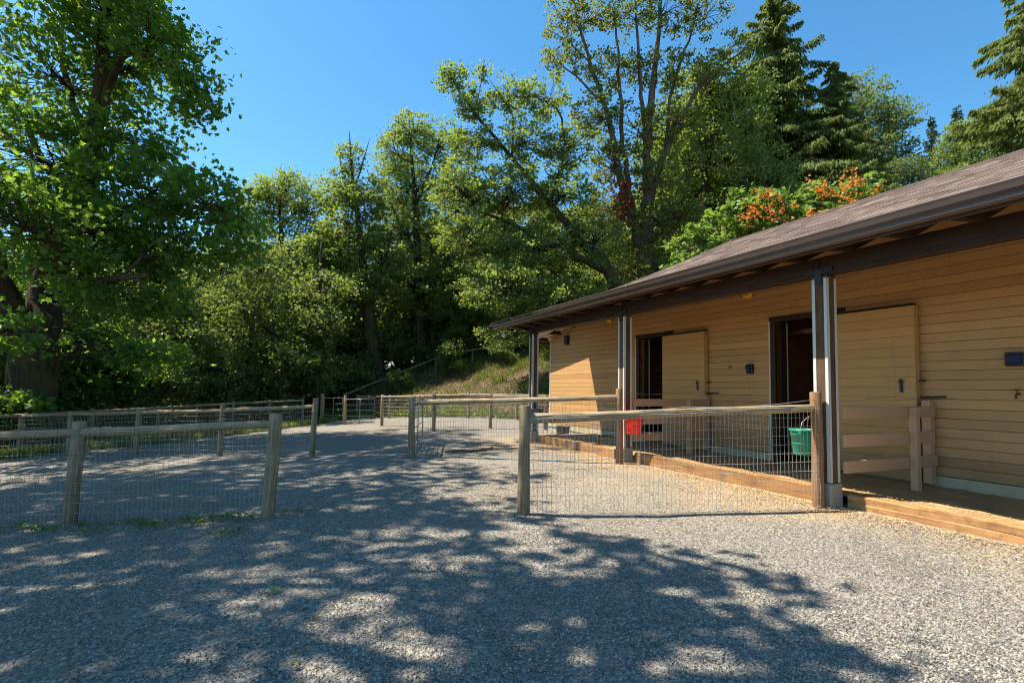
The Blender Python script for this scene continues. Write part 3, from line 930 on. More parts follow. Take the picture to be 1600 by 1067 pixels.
# ------------------------------------------------------------------ fences
def pole(parent, name, p0, p1, ra, rb, mat, n=11, bend=0.0, rough=.06):
    p0, p1 = Vector(p0), Vector(p1)
    Lh = (p1 - p0).length
    ns = max(3, int(Lh / .35))
    b = MB()
    vs = []; fs = []
    ph = rnd.random() * 6
    def ring(x, rr, off):
        for k in range(n):
            a = 2 * math.pi * k / n
            q = rr * (1 + rough * (rnd.random() - .5))
            vs.append((x, off[0] + q * math.cos(a), off[1] + q * math.sin(a)))
    ring(0, ra * .86, (0, 0)); ring(.012, ra, (0, 0))
    for i in range(1, ns):
        t = i / ns
        ring(Lh * t, (ra + (rb - ra) * t) * (1 + .03 * math.sin(t * 9 + ph)), (bend * math.sin(math.pi * t) + .004 * math.sin(t*7+ph), .006 * math.sin(t * 5 + ph)))
    ring(Lh - .012, rb, (0, 0)); ring(Lh, rb * .86, (0, 0))
    m_ = ns + 3
    for i in range(m_ - 1):
        for k in range(n): fs.append((i*n + k, i*n + (k+1) % n, (i+1)*n + (k+1) % n, (i+1)*n + k))
    b.add(vs, fs, True)
    b.add([vs[k] for k in range(n)], [tuple(range(n - 1, -1, -1))])
    b.add([vs[(m_-1)*n + k] for k in range(n)], [tuple(range(n))])
    o = b.build(name, mat, parent)
    d = (p1 - p0).normalized()
    o.rotation_mode = 'QUATERNION'
    o.rotation_quaternion = d.to_track_quat('X', 'Z')
    o.location = p0
    return o

def wire_panel(parent, a, b_, za0, zb0, za1, zb1, sx, sz, r=.0016, off=(0, 0), loose=.006):
    """a,b plan points relative to the parent; bottom heights za0,zb0, top za1,zb1"""
    a, b_ = np.array(a, float) + off, np.array(b_, float) + off
    Lh = np.linalg.norm(b_ - a); d = (b_ - a) / Lh
    nn = np.array([-d[1], d[0]])
    V = []; F = []
    def wire(pts):
        pts = np.array(pts); m_ = len(pts)
        n0 = len(V)
        t = pts[-1] - pts[0]; t = t / np.linalg.norm(t)
        u = np.cross(t, np.array([nn[0], nn[1], 0])); u /= np.linalg.norm(u)
        w = np.array([nn[0], nn[1], 0])
        for p in pts:
            for k in range(3):
                an = 2.0944 * k
                V.append(p + (u * math.cos(an) + w * math.sin(an)) * r)
        for i in range(m_ - 1):
            for k in range(3):
                F.append((n0 + i*3 + k, n0 + i*3 + (k+1) % 3, n0 + i*3 + 3 + (k+1) % 3, n0 + i*3 + 3 + k))
    def pos(t, h, lo):
        z0 = za0 + (zb0 - za0) * t; z1 = za1 + (zb1 - za1) * t
        q = a + (b_ - a) * t
        bulge = lo * math.sin(t * 11 + h * 5) + lo * .7 * math.sin(t * 23 + 1)
        return (q[0] + nn[0] * bulge, q[1] + nn[1] * bulge, z0 + (z1 - z0) * h)
    m_ = max(2, int(Lh / sx))
    for i in range(m_ + 1):
        t = min(1, max(0, (i + .15 * (rnd.random() - .5)) / m_))
        wire([pos(t + .0007 * math.sin(i * 1.7 + h * 6), h, loose) for h in (0, .33, .66, 1.0)])
    H = max(za1 - za0, zb1 - zb0)
    k = max(2, int(H / sz))
    for j in range(k + 1):
        wire([pos(t, j / k + .003 * math.sin(j * 3 + t * 19), loose * 1.2) for t in np.linspace(0, 1, max(4, int(Lh / .3)))])
    V = np.array(V)
    me = np_mesh('wire_mesh', V, np.array(F).ravel(), np.full(len(F), 4), True)
    return link('wire_mesh', me, M['wire'], parent)

def fence(label, posts, rails=True, mesh=True, sx=.05, sz=.10, pr=.055, rr=.045, group='pole and wire paddock fences', skip=(), off=(0, -.06), mats=None, wr=.0016):
    """posts: (x, y, height, lean_x, rail height)"""
    x0, y0 = posts[0][0], posts[0][1]
    f = empty('paddock_fence', (x0, y0, gzf(x0, y0)), 0, label, 'fence', group)
    zb = gzf(x0, y0)
    tops = []
    for i, p in enumerate(posts):
        g = gzf(p[0], p[1]) - zb
        lean = p[3] if len(p) > 3 else 0
        mt = mats[i] if mats else M['pole_wood']
        pole(f, 'post', (p[0] - x0, p[1] - y0, g - .12), (p[0] - x0 + lean * p[2], p[1] - y0, g + p[2]), pr * 1.05, pr * .95, mt)
        rh = p[4] if len(p) > 4 else p[2] - .09
        tops.append((p[0] - x0 + lean * rh, p[1] - y0, g + rh, g, p[0] - x0))
    for i in range(len(posts) - 1):
        if i in skip: continue
        A, B = tops[i], tops[i + 1]
        d = Vector((B[0] - A[0], B[1] - A[1], B[2] - A[2])); dn = d.normalized()
        if rails:
            s0 = dn * pr * .6
            pole(f, 'rail', Vector(A[:3]) + s0, Vector(B[:3]) - s0, rr * rnd.uniform(.95, 1.1), rr * rnd.uniform(.85, 1.0), M['pole_wood'], 10, rnd.uniform(-.012, .012))
        if mesh:
            wire_panel(f, A[:2], B[:2], A[3] + .02, B[3] + .02, A[2] + .0, B[2] + .0, sx, sz, wr, off)
    return f

PF = M['pole_fresh']; PW = M['pole_wood']
fence('near pole and wire fence ending at the porch corner by the green bucket', [(.15, 5.75, 1.17, 0.0, 1.02), (3.66, 6.30, 1.36, -.015, 1.17)], pr=.066, rr=.055, mats=[PW, PF], wr=.0023)
fence('pole and wire fence ending at the porch post by the red bucket', [(-1.96, 10.43, 1.16, 0.0, 1.05), (2.0, 9.77, 1.38, 0.0, 1.22)], pr=.066, rr=.055, mats=[PW, PF], wr=.0023)
fence('near left fence with two leaning round posts and one rail', [(-7.6, 5.75, 1.05, .05, .92), (-4.63, 5.61, 1.07, .05, .95), (-2.55, 5.59, 1.08, .055, .97)], pr=.066, rr=.05, off=(0, -.07), wr=.0014)
fence('middle left fence of thin posts ending at the open lane', [(-13.1, 14.1, 1.05, .02, .98), (-11.2, 13.4, 1.08, .02, 1.0), (-8.85, 12.5, 1.08, .03, 1.0), (-6.43, 11.7, 1.15, .03, 1.0), (-4.15, 11.05, 1.2, .04, 1.03)], pr=.06, rr=.045, wr=.0018)
fence('long boundary fence along the trees at the far left', [(-13.3, 9.0, 1.1), (-13.4, 12.2, 1.1), (-12.7, 16.0, 1.1), (-12.4, 18.5, 1.1), (-12.0, 20.1, 1.12), (-11.4, 21.6, 1.14), (-10.5, 22.9, 1.14), (-9.5, 24.0, 1.14)], pr=.055, rr=.05, sx=.1, sz=.12, off=(.05, 0), wr=.002)
fence('far cross fence beside the pipe gates, posts in full sun', [(-6.9, 21.9, 1.22, 0, 1.15), (-4.95, 20.2, 1.2, 0, 1.12), (-2.45, 16.7, 1.16, 0, 1.08), (-.70, 17.87, 1.16, 0, 1.07), (1.15, 17.45, 1.16, 0, 1.07)], pr=.06, rr=.045, sx=.1, sz=.12, skip=(0,), wr=.002)
fence('farthest yard fence at the foot of the grassy bank', [(-8.0, 27.3, 1.12), (-5.9, 25.6, 1.12), (-3.95, 24.5, 1.12), (-1.88, 23.25, 1.12), (.23, 22.3, 1.12), (2.0, 21.3, 1.12), (4.2, 20.1, 1.12)], pr=.055, rr=.05, sx=.12, sz=.15, wr=.002)
fence('thin rail fence climbing the bank in front of the wood', [(-9.3, 29.2, 1.0), (-6.9, 31.0, 1.0), (-4.7, 32.4, 1.0), (-2.45, 32.5, 1.0), (.1, 32.6, 1.0), (2.7, 32.4, 1.0), (5.5, 31.8, 1.0)], pr=.05, rr=.05, sx=.3, sz=.2, wr=.002)

def pipe_gate(label, p0, p1, h, nbar, name='pipe_gate', zlow=.12):
    x0, y0 = p0; g = gzf(x0, y0)
    t = empty(name, (x0, y0, g), 0, label, 'gate', 'light metal gates')
    d = Vector((p1[0] - x0, p1[1] - y0, gzf(*p1) - g))
    up_ = Vector((0, 0, 1))
    def P(u, z): return d * u + up_ * z
    fr = MB()
    fr.tube([P(0, zlow), P(0, h), P(1, h), P(1, zlow), P(0, zlow)], .019, 8)
    fr.build('frame', M['pipe'], t)
    MB().tube([P(.5, zlow), P(.5, h)], .013, 7).build('stile', M['pipe'], t)
    for i in range(1, nbar + 1):
        z = zlow + (h - zlow) * i / (nbar + 1)
        MB().tube([P(0, z), P(1, z)], .010, 6).build('bar', M['pipe'], t)
    MB().tube([P(0, h - .1), P(-.06 / d.length, h - .1)], .02, 6).tube([P(0, zlow + .1), P(-.06 / d.length, zlow + .1)], .02, 6).build('hinge', M['black'], t)
    return t
pipe_gate('light metal gate standing open beside the middle lane post', (-1.98, 10.58), (-2.25, 13.4), 1.08, 4)
pipe_gate('far thin metal gate between two posts of the cross fence', (-6.85, 21.8), (-5.6, 21.55), 1.05, 3)
pipe_gate('far pale gate next to the white topped post at the yard corner', (-8.45, 23.8), (-7.1, 22.2), 1.12, 3)
t = empty('gate_post', (-8.6, 23.95, gzf(-8.6, 23.95)), 0, 'pale thick post at the far corner of the yard', 'post')
pole(t, 'post', (0, 0, -.1), (0, 0, 1.28), .085, .08, M['pole_wood'])
pole(t, 'cap', (0, 0, 1.281), (0, 0, 1.31), .095, .09, M['angle'])

t = empty('bank_brace', (-4.7, 32.35, gzf(-4.7, 32.35)), 0, 'fallen pole leaning below the bank fence', 'pole')
pole(t, 'pole', (.1, -.1, .9), (2.3, -.6, .42), .04, .035, M['pole_wood'])

# ------------------------------------------------------------------ buckets and small fittings
def bucket(name, label, loc, rz, r_top, r_bot, h, mat, handle=True, hang=None, group='buckets at the stalls'):
    t = empty(name, loc, rz, label, 'bucket', group)
    b = MB()
    b.lathe([(0.001, .004), (r_bot, 0), (r_bot + .004, .012), (r_top - .004, h - .03), (r_top + .010, h - .028), (r_top + .012, h), (r_top - .006, h), (r_top - .010, h - .02), (r_bot - .008, .014), (.001, .012)], 26)
    b.build('body', mat, t)
    for zz in (.45, .8):
        rr = r_bot + (r_top - r_bot) * zz
        MB().lathe([(rr + .001, h * zz - .008), (rr + .007, h * zz), (rr + .001, h * zz + .008)], 26).build('rib', mat, t)
    if hang:
        pts = [(-r_top - .012, 0, h - .03), (-r_top * .9, hang[1] * .45, h + hang[2] * .55), (hang[0], hang[1], h + hang[2]), (r_top * .9, hang[1] * .45, h + hang[2] * .55), (r_top + .012, 0, h - .03)]
    else:
        pts = [((r_top + .014) * math.cos(a), -.5 * r_top * math.sin(a), h - .03 - .25 * r_top * math.sin(a)) for a in np.linspace(0, math.pi, 12)]
    MB().tube(pts, .004, 6).build('handle', M['wire'], t)
    for sx_ in (-1, 1):
        MB().box(sx_ * (r_top + .006) - .012, sx_ * (r_top + .006) + .012, -.02, .02, h - .06, h - .005, .003).build('ear', mat, t)
    return t
q = bw(.36, .06, .575)
bucket('feed_bucket', 'green plastic bucket hanging on the nearest column behind wire', q, TH + .4, .155, .115, .32, M['green'], hang=(.12, -.04, .16))
q = bw(3.72, .04, .545)
bucket('feed_bucket', 'red plastic bucket hanging on the middle column', q, TH, .175, .125, .32, M['red'], hang=(-.02, .12, .1))
q = bw(7.62, .06, .70)
bucket('feed_bucket', 'small black bucket hanging on the farthest column', q, TH, .17, .15, .15, M['grey_plastic'], hang=(-.02, .12, .26))
q = bw(9.0, 1.62, .0)
bucket('water_bucket', 'dark grey tub standing on the ground by the sunlit wall', q, TH, .2, .17, .30, M['grey_plastic'])

def wall_thing(name, label, cat, s, z, d=WX, group=None):
    return empty(name, bw(s, d, z), TH, label, cat, group)
for (s, z, lab) in ((2.93, 3.2, 'yellow caged lamp high on the wall above the black wall box'), (7.39, 3.22, 'yellow caged lamp high on the wall near the middle column')):
    t = wall_thing('wall_lamp', lab, 'lamp', s, z, group='yellow lamps on the wall')
    MB().box(-.05, -.001, -.14, .14, .03, .075, .004).build('base', M['yellow'], t)
    for a in np.linspace(-1.2, 1.2, 7):
        MB().tube([(-.03, .135 * math.sin(a) , .035), (-.09, .13 * math.sin(a), .0), (-.085, .095 * math.sin(a), -.05), (-.02, .07 * math.sin(a), -.075)], .010, 6).build('cage_bar', M['yellow'], t)
    MB().lathe([(.001, -.045), (.028, -.03), (.033, .0), (.025, .034)], 12, (-.035, 0, 0)).build('bulb', M['white'], t)
t = wall_thing('wall_box', 'small black covered box on the wall between the two doors', 'box', 2.93, 1.75, group='boxes on the wall')
MB().box(-.07, -.001, -.065, .065, -.06, .12, .01).build('body', M['black'], t)
MB().add([(-.075, -.045, -.03), (-.075, .045, -.03), (-.11, .05, .05), (-.10, .04, .10), (-.10, -.04, .10), (-.11, -.05, .05)], [(0, 1, 2, 5), (5, 2, 3, 4)]).build('lid', M['glass_dark'], t)
t = wall_thing('wall_box', 'dark blue black box on the wall at the right picture edge', 'box', -.93, 1.76, group='boxes on the wall')
MB().box(-.08, -.001, -.10, .09, -.055, .11, .01).build('body', M['black'], t)
MB().box(-.11, -.0805, -.075, .06, -.03, .085, .012).build('lid', M['glass_dark'], t)
t = wall_thing('wall_vent', 'narrow dark box under the far gable eave', 'vent', 9.62, 2.84)
MB().box(-.10, -.001, -.09, .09, -.14, .14, .008).build('body', M['black'], t)
MB().box(-.105, -.1005, -.06, .06, -.10, .10).build('grille', M['grey_plastic'], t)
t = wall_thing('water_tap', 'rusty tap on the wall under the dark blue box', 'tap', -.94, 1.37)
MB().tube([(0, 0, 0), (-.06, 0, 0), (-.085, 0, -.02), (-.09, 0, -.06)], .014, 8).build('spout', M['rust'], t)
MB().tube([(-.05, 0, .01), (-.05, 0, .05)], .007, 6).lathe([(.001, .05), (.03, .05), (.032, .058), (.001, .06)], 8, (-.05, 0, 0)).build('handle', M['rust'], t)
t = wall_thing('hose_ring', 'pale round knob fixed on the wall left of the black box', 'knob', 3.42, 1.83)
MB().tube([(0, 0, 0), (-.03, 0, 0)], .03, 10).build('body', M['door'], t)
t = empty('flood_lamp', bw(8.6, -.44, 2.76), TH, 'small grey flood lamp under the far eave corner', 'lamp')
MB().tube([(0, 0, .10), (0, 0, .02)], .012, 6).build('stem', M['angle'], t)
MB().lathe([(.001, -.07), (.02, -.07), (.03, -.03), (.05, .05), (.046, .055), (.001, .04)], 14).build('head', M['angle'], t).rotation_euler = (R(120), 0, R(-40))

# electric strands: from post to post along the porch
def strand(label, pts, r=.004, mat=None, cat='wire'):
    p0 = Vector(pts[0])
    out_ = []
    for i in range(len(pts) - 1):
        a, b_ = Vector(pts[i]), Vector(pts[i+1])
        for k in range(6):
            t = k / 6
            out_.append(a.lerp(b_, t) + Vector((0, 0, -.035 * math.sin(math.pi * t))) - p0)
    out_.append(Vector(pts[-1]) - p0)
    o = MB().tube(out_, r, 5).build('electric_strand', mat or M['rope'])
    o.location = p0
    return tag(o, label, cat, 'electric strands at the porch')
strand('thin wire from the nearest column to the bolt by the near door', [bw(.0, .0, 1.285), bw(.02, .9, 1.29), bw(-.03, 1.95, 1.315)])
strand('thin wire from the middle column across the porch to the far door bolt', [bw(3.95, .0, 1.31), bw(3.97, 1.0, 1.30), bw(3.93, 1.95, 1.33)])
strand('thin wire along the top of the near fence rail', [(.2, 5.72, 1.09), (2.0, 6.0, 1.17), (3.62, 6.26, 1.27)], .003, M['wire'])
o = MB().tube([Vector(bw(s, 2.0 + .05 * math.sin(s * 3), .13 + .03 * math.sin(s * 2))) - Vector(bw(7.2, 2.05, 0)) for s in np.linspace(7.2, 10.6, 24)], .018, 7).build('garden_hose', M['black'])
o.location = bw(7.2, 2.05, 0)
tag(o, 'black hose lying along the foot of the sunlit wall', 'hose')
o = MB().tube([(0, 0, .03), (.25, .18, .035), (.5, .2, .03), (.8, .5, .03), (.95, .75, .04)], .028, 7).build('gate_shadow_strip', M['bark'])  # dark tube added to stand in for the open gate's shadow on the ground
o.location = (-1.35, 10.9, 0)
tag(o, 'dark strip drawn as the shadow of the open gate on the gravel', 'shadow')

# ------------------------------------------------------------------ trees: trunk and limb points (x,y,z,radius), crown lobes (x,y,z, radii, weight)
TREES = {
 'left': dict(
  trunk=[(-14.75,16.0,-0.46,0.78),(-14.73,16.0,0.5,0.66),(-14.66,16.0,1.67,0.62),(-14.53,16.0,2.65,0.6),(-14.68,16.3,3.88,0.42),(-14.16,16.3,5.72,0.34),(-13.4,16.0,7.26,0.28),(-13.13,16.0,9.31,0.22),(-13.08,16.0,11.81,0.18),(-13.18,16.0,15.2,0.12),(-13.72,16.0,19.12,0.05)],
  limbs=[[(-14.57,16.0,2.45,0.42),(-14.75,15.5,3.37,0.34),(-14.72,15.0,4.41,0.28),(-14.98,14.5,5.93,0.2),(-15.14,14.0,7.9,0.12)],[(-13.71,16.0,6.45,0.2),(-14.66,16.5,7.65,0.15),(-15.81,17.0,8.91,0.11),(-16.32,17.0,10.21,0.06)],[(-13.12,16.0,9.11,0.14),(-12.07,15.5,11.29,0.1),(-11.02,15.0,11.07,0.07),(-9.81,14.5,10.29,0.04)],[(-13.81,16.0,5.84,0.17),(-11.41,15.0,6.34,0.12),(-9.42,14.5,6.38,0.08),(-7.97,14.5,6.03,0.04)],[(-13.29,16.0,8.69,0.15),(-15.31,17.5,11.18,0.1),(-16.36,18.0,14.04,0.06)],[(-14.2,16.0,4.24,0.14),(-11.23,14.0,4.07,0.1),(-9.51,13.5,4.16,0.06)]],
  lobes=[(-15.27,16.0,14.32,2.93,4.2,1.56,1.0),(-12.75,16.0,13.08,1.85,3.2,1.37,1.1),(-10.47,15.0,11.38,1.07,2.2,1.07,0.6),(-9.23,14.5,9.73,0.55,1.2,1.07,0.3),(-13.0,17.0,11.81,1.56,3,1.07,0.6),(-15.55,17.0,11.55,2.54,3.5,1.56,1.1),(-12.31,16.0,9.02,1.85,2.5,0.98,0.8),(-14.12,15.0,7.83,2.34,3,1.37,1.1),(-11.06,15.5,7.2,1.85,2.2,0.82,0.6),(-8.82,15.0,6.66,1.37,1.8,0.78,0.5),(-8.13,15.0,5.72,0.78,1.3,0.88,0.3),(-11.91,14.5,5.79,2.34,2.6,1.07,1.0),(-10.01,15.5,5.36,1.66,1.8,0.88,0.5),(-19.26,20.5,5.8,1.76,2.0,1.17,0.5),(-11.29,15.0,4.09,1.95,2.2,0.98,0.8),(-14.97,18.0,2.61,1.46,2.2,0.88,0.6),(-14.34,19.0,1.54,1.37,2.0,0.78,0.5),(-12.26,12.0,5.3,1.76,1.8,1.37,0.7),(-13.06,13.0,2.55,0.98,1.2,0.78,0.3),(-14.06,14.5,0.57,1.17,1.0,0.49,0.25),(-14.68,17.5,1.29,0.98,1.5,0.68,0.4),(-11.62,17.0,2.16,1.17,1.6,0.78,0.4),(-18.7,16.0,11.31,2.73,4,2.34,0.8),(-18.25,16.0,5.58,2.34,3.5,2.15,0.6),(-15.5,16.0,17.77,3.51,5,1.95,1.0),(-12.56,16.0,16.94,2.34,4,1.76,0.8),(-18.71,16.0,16.63,2.93,4.5,2.34,0.6),(-15.79,16.0,22.21,3.32,5,2.15,0.7)]),
 'B1': dict(
  trunk=[(-13.84,34.0,0.29,0.32),(-14.15,34.0,1.86,0.28),(-14.49,34.0,4.35,0.25),(-14.98,34.0,8.12,0.2),(-15.38,34.0,11.95,0.12),(-15.57,34.0,14.75,0.04)],
  limbs=[[(-14.45,34.0,3.1,0.2),(-15.01,34.0,4.76,0.16),(-15.96,34.0,7.69,0.12),(-16.91,34.0,10.22,0.05)]],
  lobes=[(-15.17,34.0,14.1,2.28,2.2,1.33,0.8),(-17.01,34.0,12.57,1.87,2,1.66,0.7),(-13.2,34.0,12.41,1.87,2,1.87,0.7),(-15.23,34.0,10.24,3.52,3,2.07,1.2),(-17.15,33.0,8.3,2.49,2.4,2.07,0.9),(-12.27,33.0,8.37,2.07,2.2,1.87,0.8),(-14.63,33.0,6.28,3.73,3,2.07,1.2),(-17.38,33.0,4.21,3.11,2.6,2.07,1),(-17.29,35.0,2.69,2.07,2,1.24,0.5)]),
 'B2': dict(
  trunk=[(-8.25,33.0,1.36,0.5),(-8.53,33.0,2.72,0.44),(-8.91,33.0,4.74,0.4),(-9.23,33.0,7.18,0.32),(-9.83,33.0,10.88,0.2),(-10.34,33.0,14.21,0.12),(-10.71,33.0,17.8,0.02)],
  limbs=[[(-9.02,33.0,5.55,0.2),(-10.42,33.0,7.57,0.14),(-11.9,33.0,9.2,0.06)],[(-9.18,33.0,6.77,0.18),(-8.22,33.0,8.84,0.12),(-7.8,33.0,11.32,0.05)],[(-8.65,33.0,3.93,0.14),(-9.73,33.0,5.05,0.1),(-10.95,33.0,5.32,0.05)],[(-10.14,33.0,12.96,0.07),(-11.07,33.0,15.04,0.04),(-11.42,33.0,16.94,0.01)],[(-10.29,33.0,13.79,0.06),(-9.74,33.0,15.9,0.04),(-9.37,33.0,17.39,0.01)]],
  lobes=[(-10.57,33.0,16.1,0.97,1.0,1.21,0.22),(-11.23,33.0,13.78,1.41,1.5,1.41,0.45),(-9.58,33.0,13.38,1.53,1.6,1.61,0.6),(-10.52,33.0,10.87,2.41,2.4,1.81,0.9),(-11.94,32.0,9.35,1.81,2,1.61,0.6),(-8.44,33.0,9.24,2.01,2.4,2.01,0.8),(-11.07,32.0,6.77,3.02,2.6,1.69,1.0),(-11.39,32.0,4.6,2.21,2.0,1.21,0.5),(-12.8,32.0,5.76,1.81,2,1.61,0.5)]),
 'B3': dict(
  trunk=[(-6.03,35.0,1.65,0.45),(-6.13,35.0,4.13,0.4),(-6.29,35.0,7.15,0.34),(-6.52,35.0,11.07,0.26),(-6.78,35.0,14.6,0.16),(-7.12,35.0,17.73,0.08),(-7.26,35.0,19.75,0.03)],
  limbs=[[(-6.28,35.0,6.71,0.2),(-4.83,35.0,9.34,0.14),(-3.81,35.0,11.99,0.06)],[(-6.49,35.0,10.2,0.16),(-7.95,35.0,12.82,0.1),(-8.89,35.0,15.47,0.04)],[(-6.67,35.0,13.72,0.12),(-5.64,35.0,16.4,0.07),(-5.04,35.0,18.88,0.03)],[(-5.44,35.0,2.0,0.25),(-5.34,35.0,5.0,0.2),(-4.8,35.0,8.04,0.14),(-4.22,35.0,11.11,0.05)]],
  lobes=[(-6.79,35.0,18.86,1.79,1.8,1.37,0.5),(-8.29,35.0,17.26,1.37,1.6,1.71,0.4),(-5.02,35.0,17.76,1.49,1.6,1.71,0.45),(-7.14,35.0,15.04,2.35,2.2,1.92,0.7),(-4.29,35.0,14.2,1.92,2.2,1.92,0.7),(-7.7,35.0,11.5,2.56,2.4,2.13,0.9),(-4.86,35.0,10.66,2.56,2.6,2.13,0.9),(-6.34,34.0,7.82,3.41,2.8,1.92,1.1),(-3.19,34.0,7.44,2.35,2.4,2.13,0.8),(-2.38,35.0,5.04,2.35,2.4,1.71,0.7)]),
 'B4': dict(
  trunk=[(6.1,27.0,1.66,0.42),(5.87,27.0,4.31,0.38),(5.43,27.0,6.64,0.34),(4.43,27.0,8.14,0.27),(2.92,27.0,9.81,0.2),(1.22,27.0,11.84,0.15),(-0.49,27.0,13.88,0.1),(-2.22,27.0,15.94,0.06),(-3.62,27.0,18.03,0.02)],
  limbs=[[(4.93,27.0,7.47,0.22),(3.26,27.0,8.36,0.18),(1.59,27.0,9.01,0.14),(-0.1,27.0,9.94,0.1),(-1.95,27.0,10.6,0.05)],[(2.09,27.0,8.78,0.1),(0.59,27.0,8.86,0.08),(-1.08,27.0,8.3,0.05),(-2.24,27.0,7.88,0.02)],[(1.9,27.0,11.16,0.1),(2.55,27.0,13.75,0.08),(2.19,27.0,16.18,0.05),(-0.2,27.0,17.2,0.02)],[(-0.15,27.0,13.54,0.07),(-0.18,27.0,15.8,0.05),(-1.4,27.0,17.71,0.01)],[(-2.21,27.0,15.77,0.04),(-1.84,27.0,17.53,0.02),(-1.76,27.0,18.76,0.01)],[(5.27,27.0,6.3,0.16),(2.61,27.0,5.93,0.1),(0.63,27.0,5.56,0.05)]],
  lobes=[(-3.44,27.0,17.68,0.86,0.9,0.86,0.25),(-1.85,27.0,18.23,0.3,0.4,0.59,0.08),(-2.05,27.0,16.3,1.32,1.2,0.92,0.35),(-0.19,27.0,16.85,1.32,1.3,0.92,0.35),(1.68,27.0,16.7,1.48,1.4,0.99,0.35),(-2.18,27.0,14.21,1.81,1.7,1.25,0.6),(0.52,27.0,14.24,1.98,1.8,1.32,0.6),(2.88,27.0,14.1,1.65,1.8,1.32,0.5),(-2.81,27.0,11.61,1.81,2,1.38,0.8),(-0.12,27.0,11.65,2.14,2.2,1.48,0.9),(2.57,27.0,11.34,1.98,2.2,1.48,0.8),(-1.92,27.0,9.06,2.3,2.2,1.38,0.9),(1.26,27.0,8.6,2.47,2.4,1.38,1.0),(4.26,27.0,8.98,1.81,2.2,1.48,0.7),(-0.37,26.0,6.36,2.63,2.4,1.32,0.9),(2.52,26.0,5.76,2.3,2.2,1.32,0.8),(5.27,27.0,5.96,1.65,2,1.32,0.6),(0.64,27.0,4.23,2.63,2,1.05,0.7)]),
 'B5': dict(
  trunk=[(7.77,30.0,0.98,0.55),(7.77,30.0,6.13,0.5),(7.7,30.0,9.5,0.42),(7.71,30.0,12.14,0.36),(7.78,30.0,15.2,0.26),(8.01,30.0,18.3,0.2),(8.4,30.0,22.23,0.13),(8.72,30.0,26.21,0.08),(8.88,30.0,29.44,0.02)],
  limbs=[[(7.63,30.0,8.37,0.34),(6.77,30.0,11.37,0.26),(6.02,30.0,14.79,0.2),(5.26,30.0,17.87,0.15),(4.3,30.0,20.98,0.1),(3.52,30.0,23.74,0.06),(3.13,30.0,26.13,0.02)],[(7.33,30.0,9.87,0.2),(6.51,30.0,14.03,0.16),(6.28,30.0,17.5,0.12),(6.01,30.0,21.4,0.08),(5.62,30.0,25.36,0.03)],[(7.78,30.0,11.76,0.24),(8.65,30.0,14.83,0.19),(9.78,30.0,17.55,0.14),(10.93,30.0,19.51,0.1),(12.64,30.0,20.91,0.06),(13.98,30.0,21.91,0.02)],[(7.86,30.0,14.82,0.16),(7.41,30.0,18.68,0.12),(7.15,30.0,22.6,0.08),(6.95,30.0,26.18,0.03)],[(8.83,30.0,15.22,0.12),(9.22,30.0,19.1,0.09),(10.38,30.0,22.65,0.06),(11.16,30.0,25.84,0.02)],[(5.07,30.0,18.26,0.08),(3.55,30.0,19.8,0.05),(2.03,30.0,20.95,0.02)],[(10.74,30.0,19.12,0.07),(11.88,30.0,19.92,0.05),(13.2,30.0,20.13,0.03),(13.58,30.0,19.55,0.01)],[(4.49,30.0,20.59,0.05),(2.78,30.0,22.14,0.03),(1.63,30.0,22.72,0.01)]],
  lobes=[(2.77,30.0,23.33,1.65,1.6,1.28,0.22),(4.67,30.0,23.36,1.46,1.6,1.28,0.22),(6.76,30.0,23.79,1.65,1.8,1.28,0.24),(8.86,30.0,23.82,1.65,1.8,1.46,0.24),(11.15,30.0,23.45,1.65,1.6,1.28,0.22),(13.03,30.0,21.9,1.1,1.2,1.02,0.14),(2.79,30.0,20.96,1.46,1.4,1.1,0.2),(4.87,30.0,20.21,1.65,1.6,1.39,0.26),(6.96,30.0,20.24,1.83,2,1.46,0.26),(9.23,30.0,20.27,1.83,1.8,1.46,0.24),(11.31,30.0,20.3,1.1,1.2,1.02,0.14),(4.7,30.0,17.48,1.65,1.8,1.39,0.34),(6.96,30.0,16.73,1.83,2,1.46,0.3),(9.59,30.0,16.77,1.65,2,1.28,0.22),(5.84,30.0,14.41,1.83,2,1.46,0.45),(8.46,30.0,13.68,1.83,2,1.65,0.4),(5.47,30.0,11.73,1.83,2,1.46,0.5),(7.7,30.0,10.63,2.01,2,1.65,0.6),(9.57,30.0,11.03,1.65,2,1.65,0.6),(7.33,30.0,7.99,2.2,2,1.46,0.6),(9.0,30.0,8.01,1.65,2,1.46,0.5),(6.95,30.0,27.39,5.49,4,1.83,0.6)]),
 'B7': dict(
  trunk=[(28.09,42.0,8.81,0.4),(28.25,42.0,15.11,0.3),(28.22,42.0,20.45,0.2),(28.49,42.0,24.78,0.08),(28.71,42.0,27.52,0.02)],
  limbs=[[(28.25,42.0,19.38,0.14),(30.0,42.0,22.1,0.08),(31.11,42.0,24.28,0.03)],[(28.26,42.0,19.92,0.14),(26.87,42.0,23.13,0.08),(26.4,42.0,25.84,0.03)]],
  lobes=[(28.52,42.0,26.15,2.3,2.2,1.54,0.5),(26.12,42.0,25.02,2.05,2,1.79,0.5),(30.84,42.0,24.0,1.95,2,1.95,0.5),(28.16,42.0,22.34,3.33,3,2.3,0.9),(25.49,42.0,20.41,2.56,2.4,2.3,0.7),(30.47,42.0,19.95,2.05,2.4,2.3,0.6),(28.05,42.0,17.77,3.84,3,2.3,0.9),(25.39,42.0,15.6,3.07,2.5,2.05,0.7)]),
 'B9': dict(
  trunk=[(8.82,19.5,2.59,0.14),(8.85,19.5,5.24,0.11),(9.11,19.5,7.19,0.08),(9.38,19.5,8.92,0.03)],
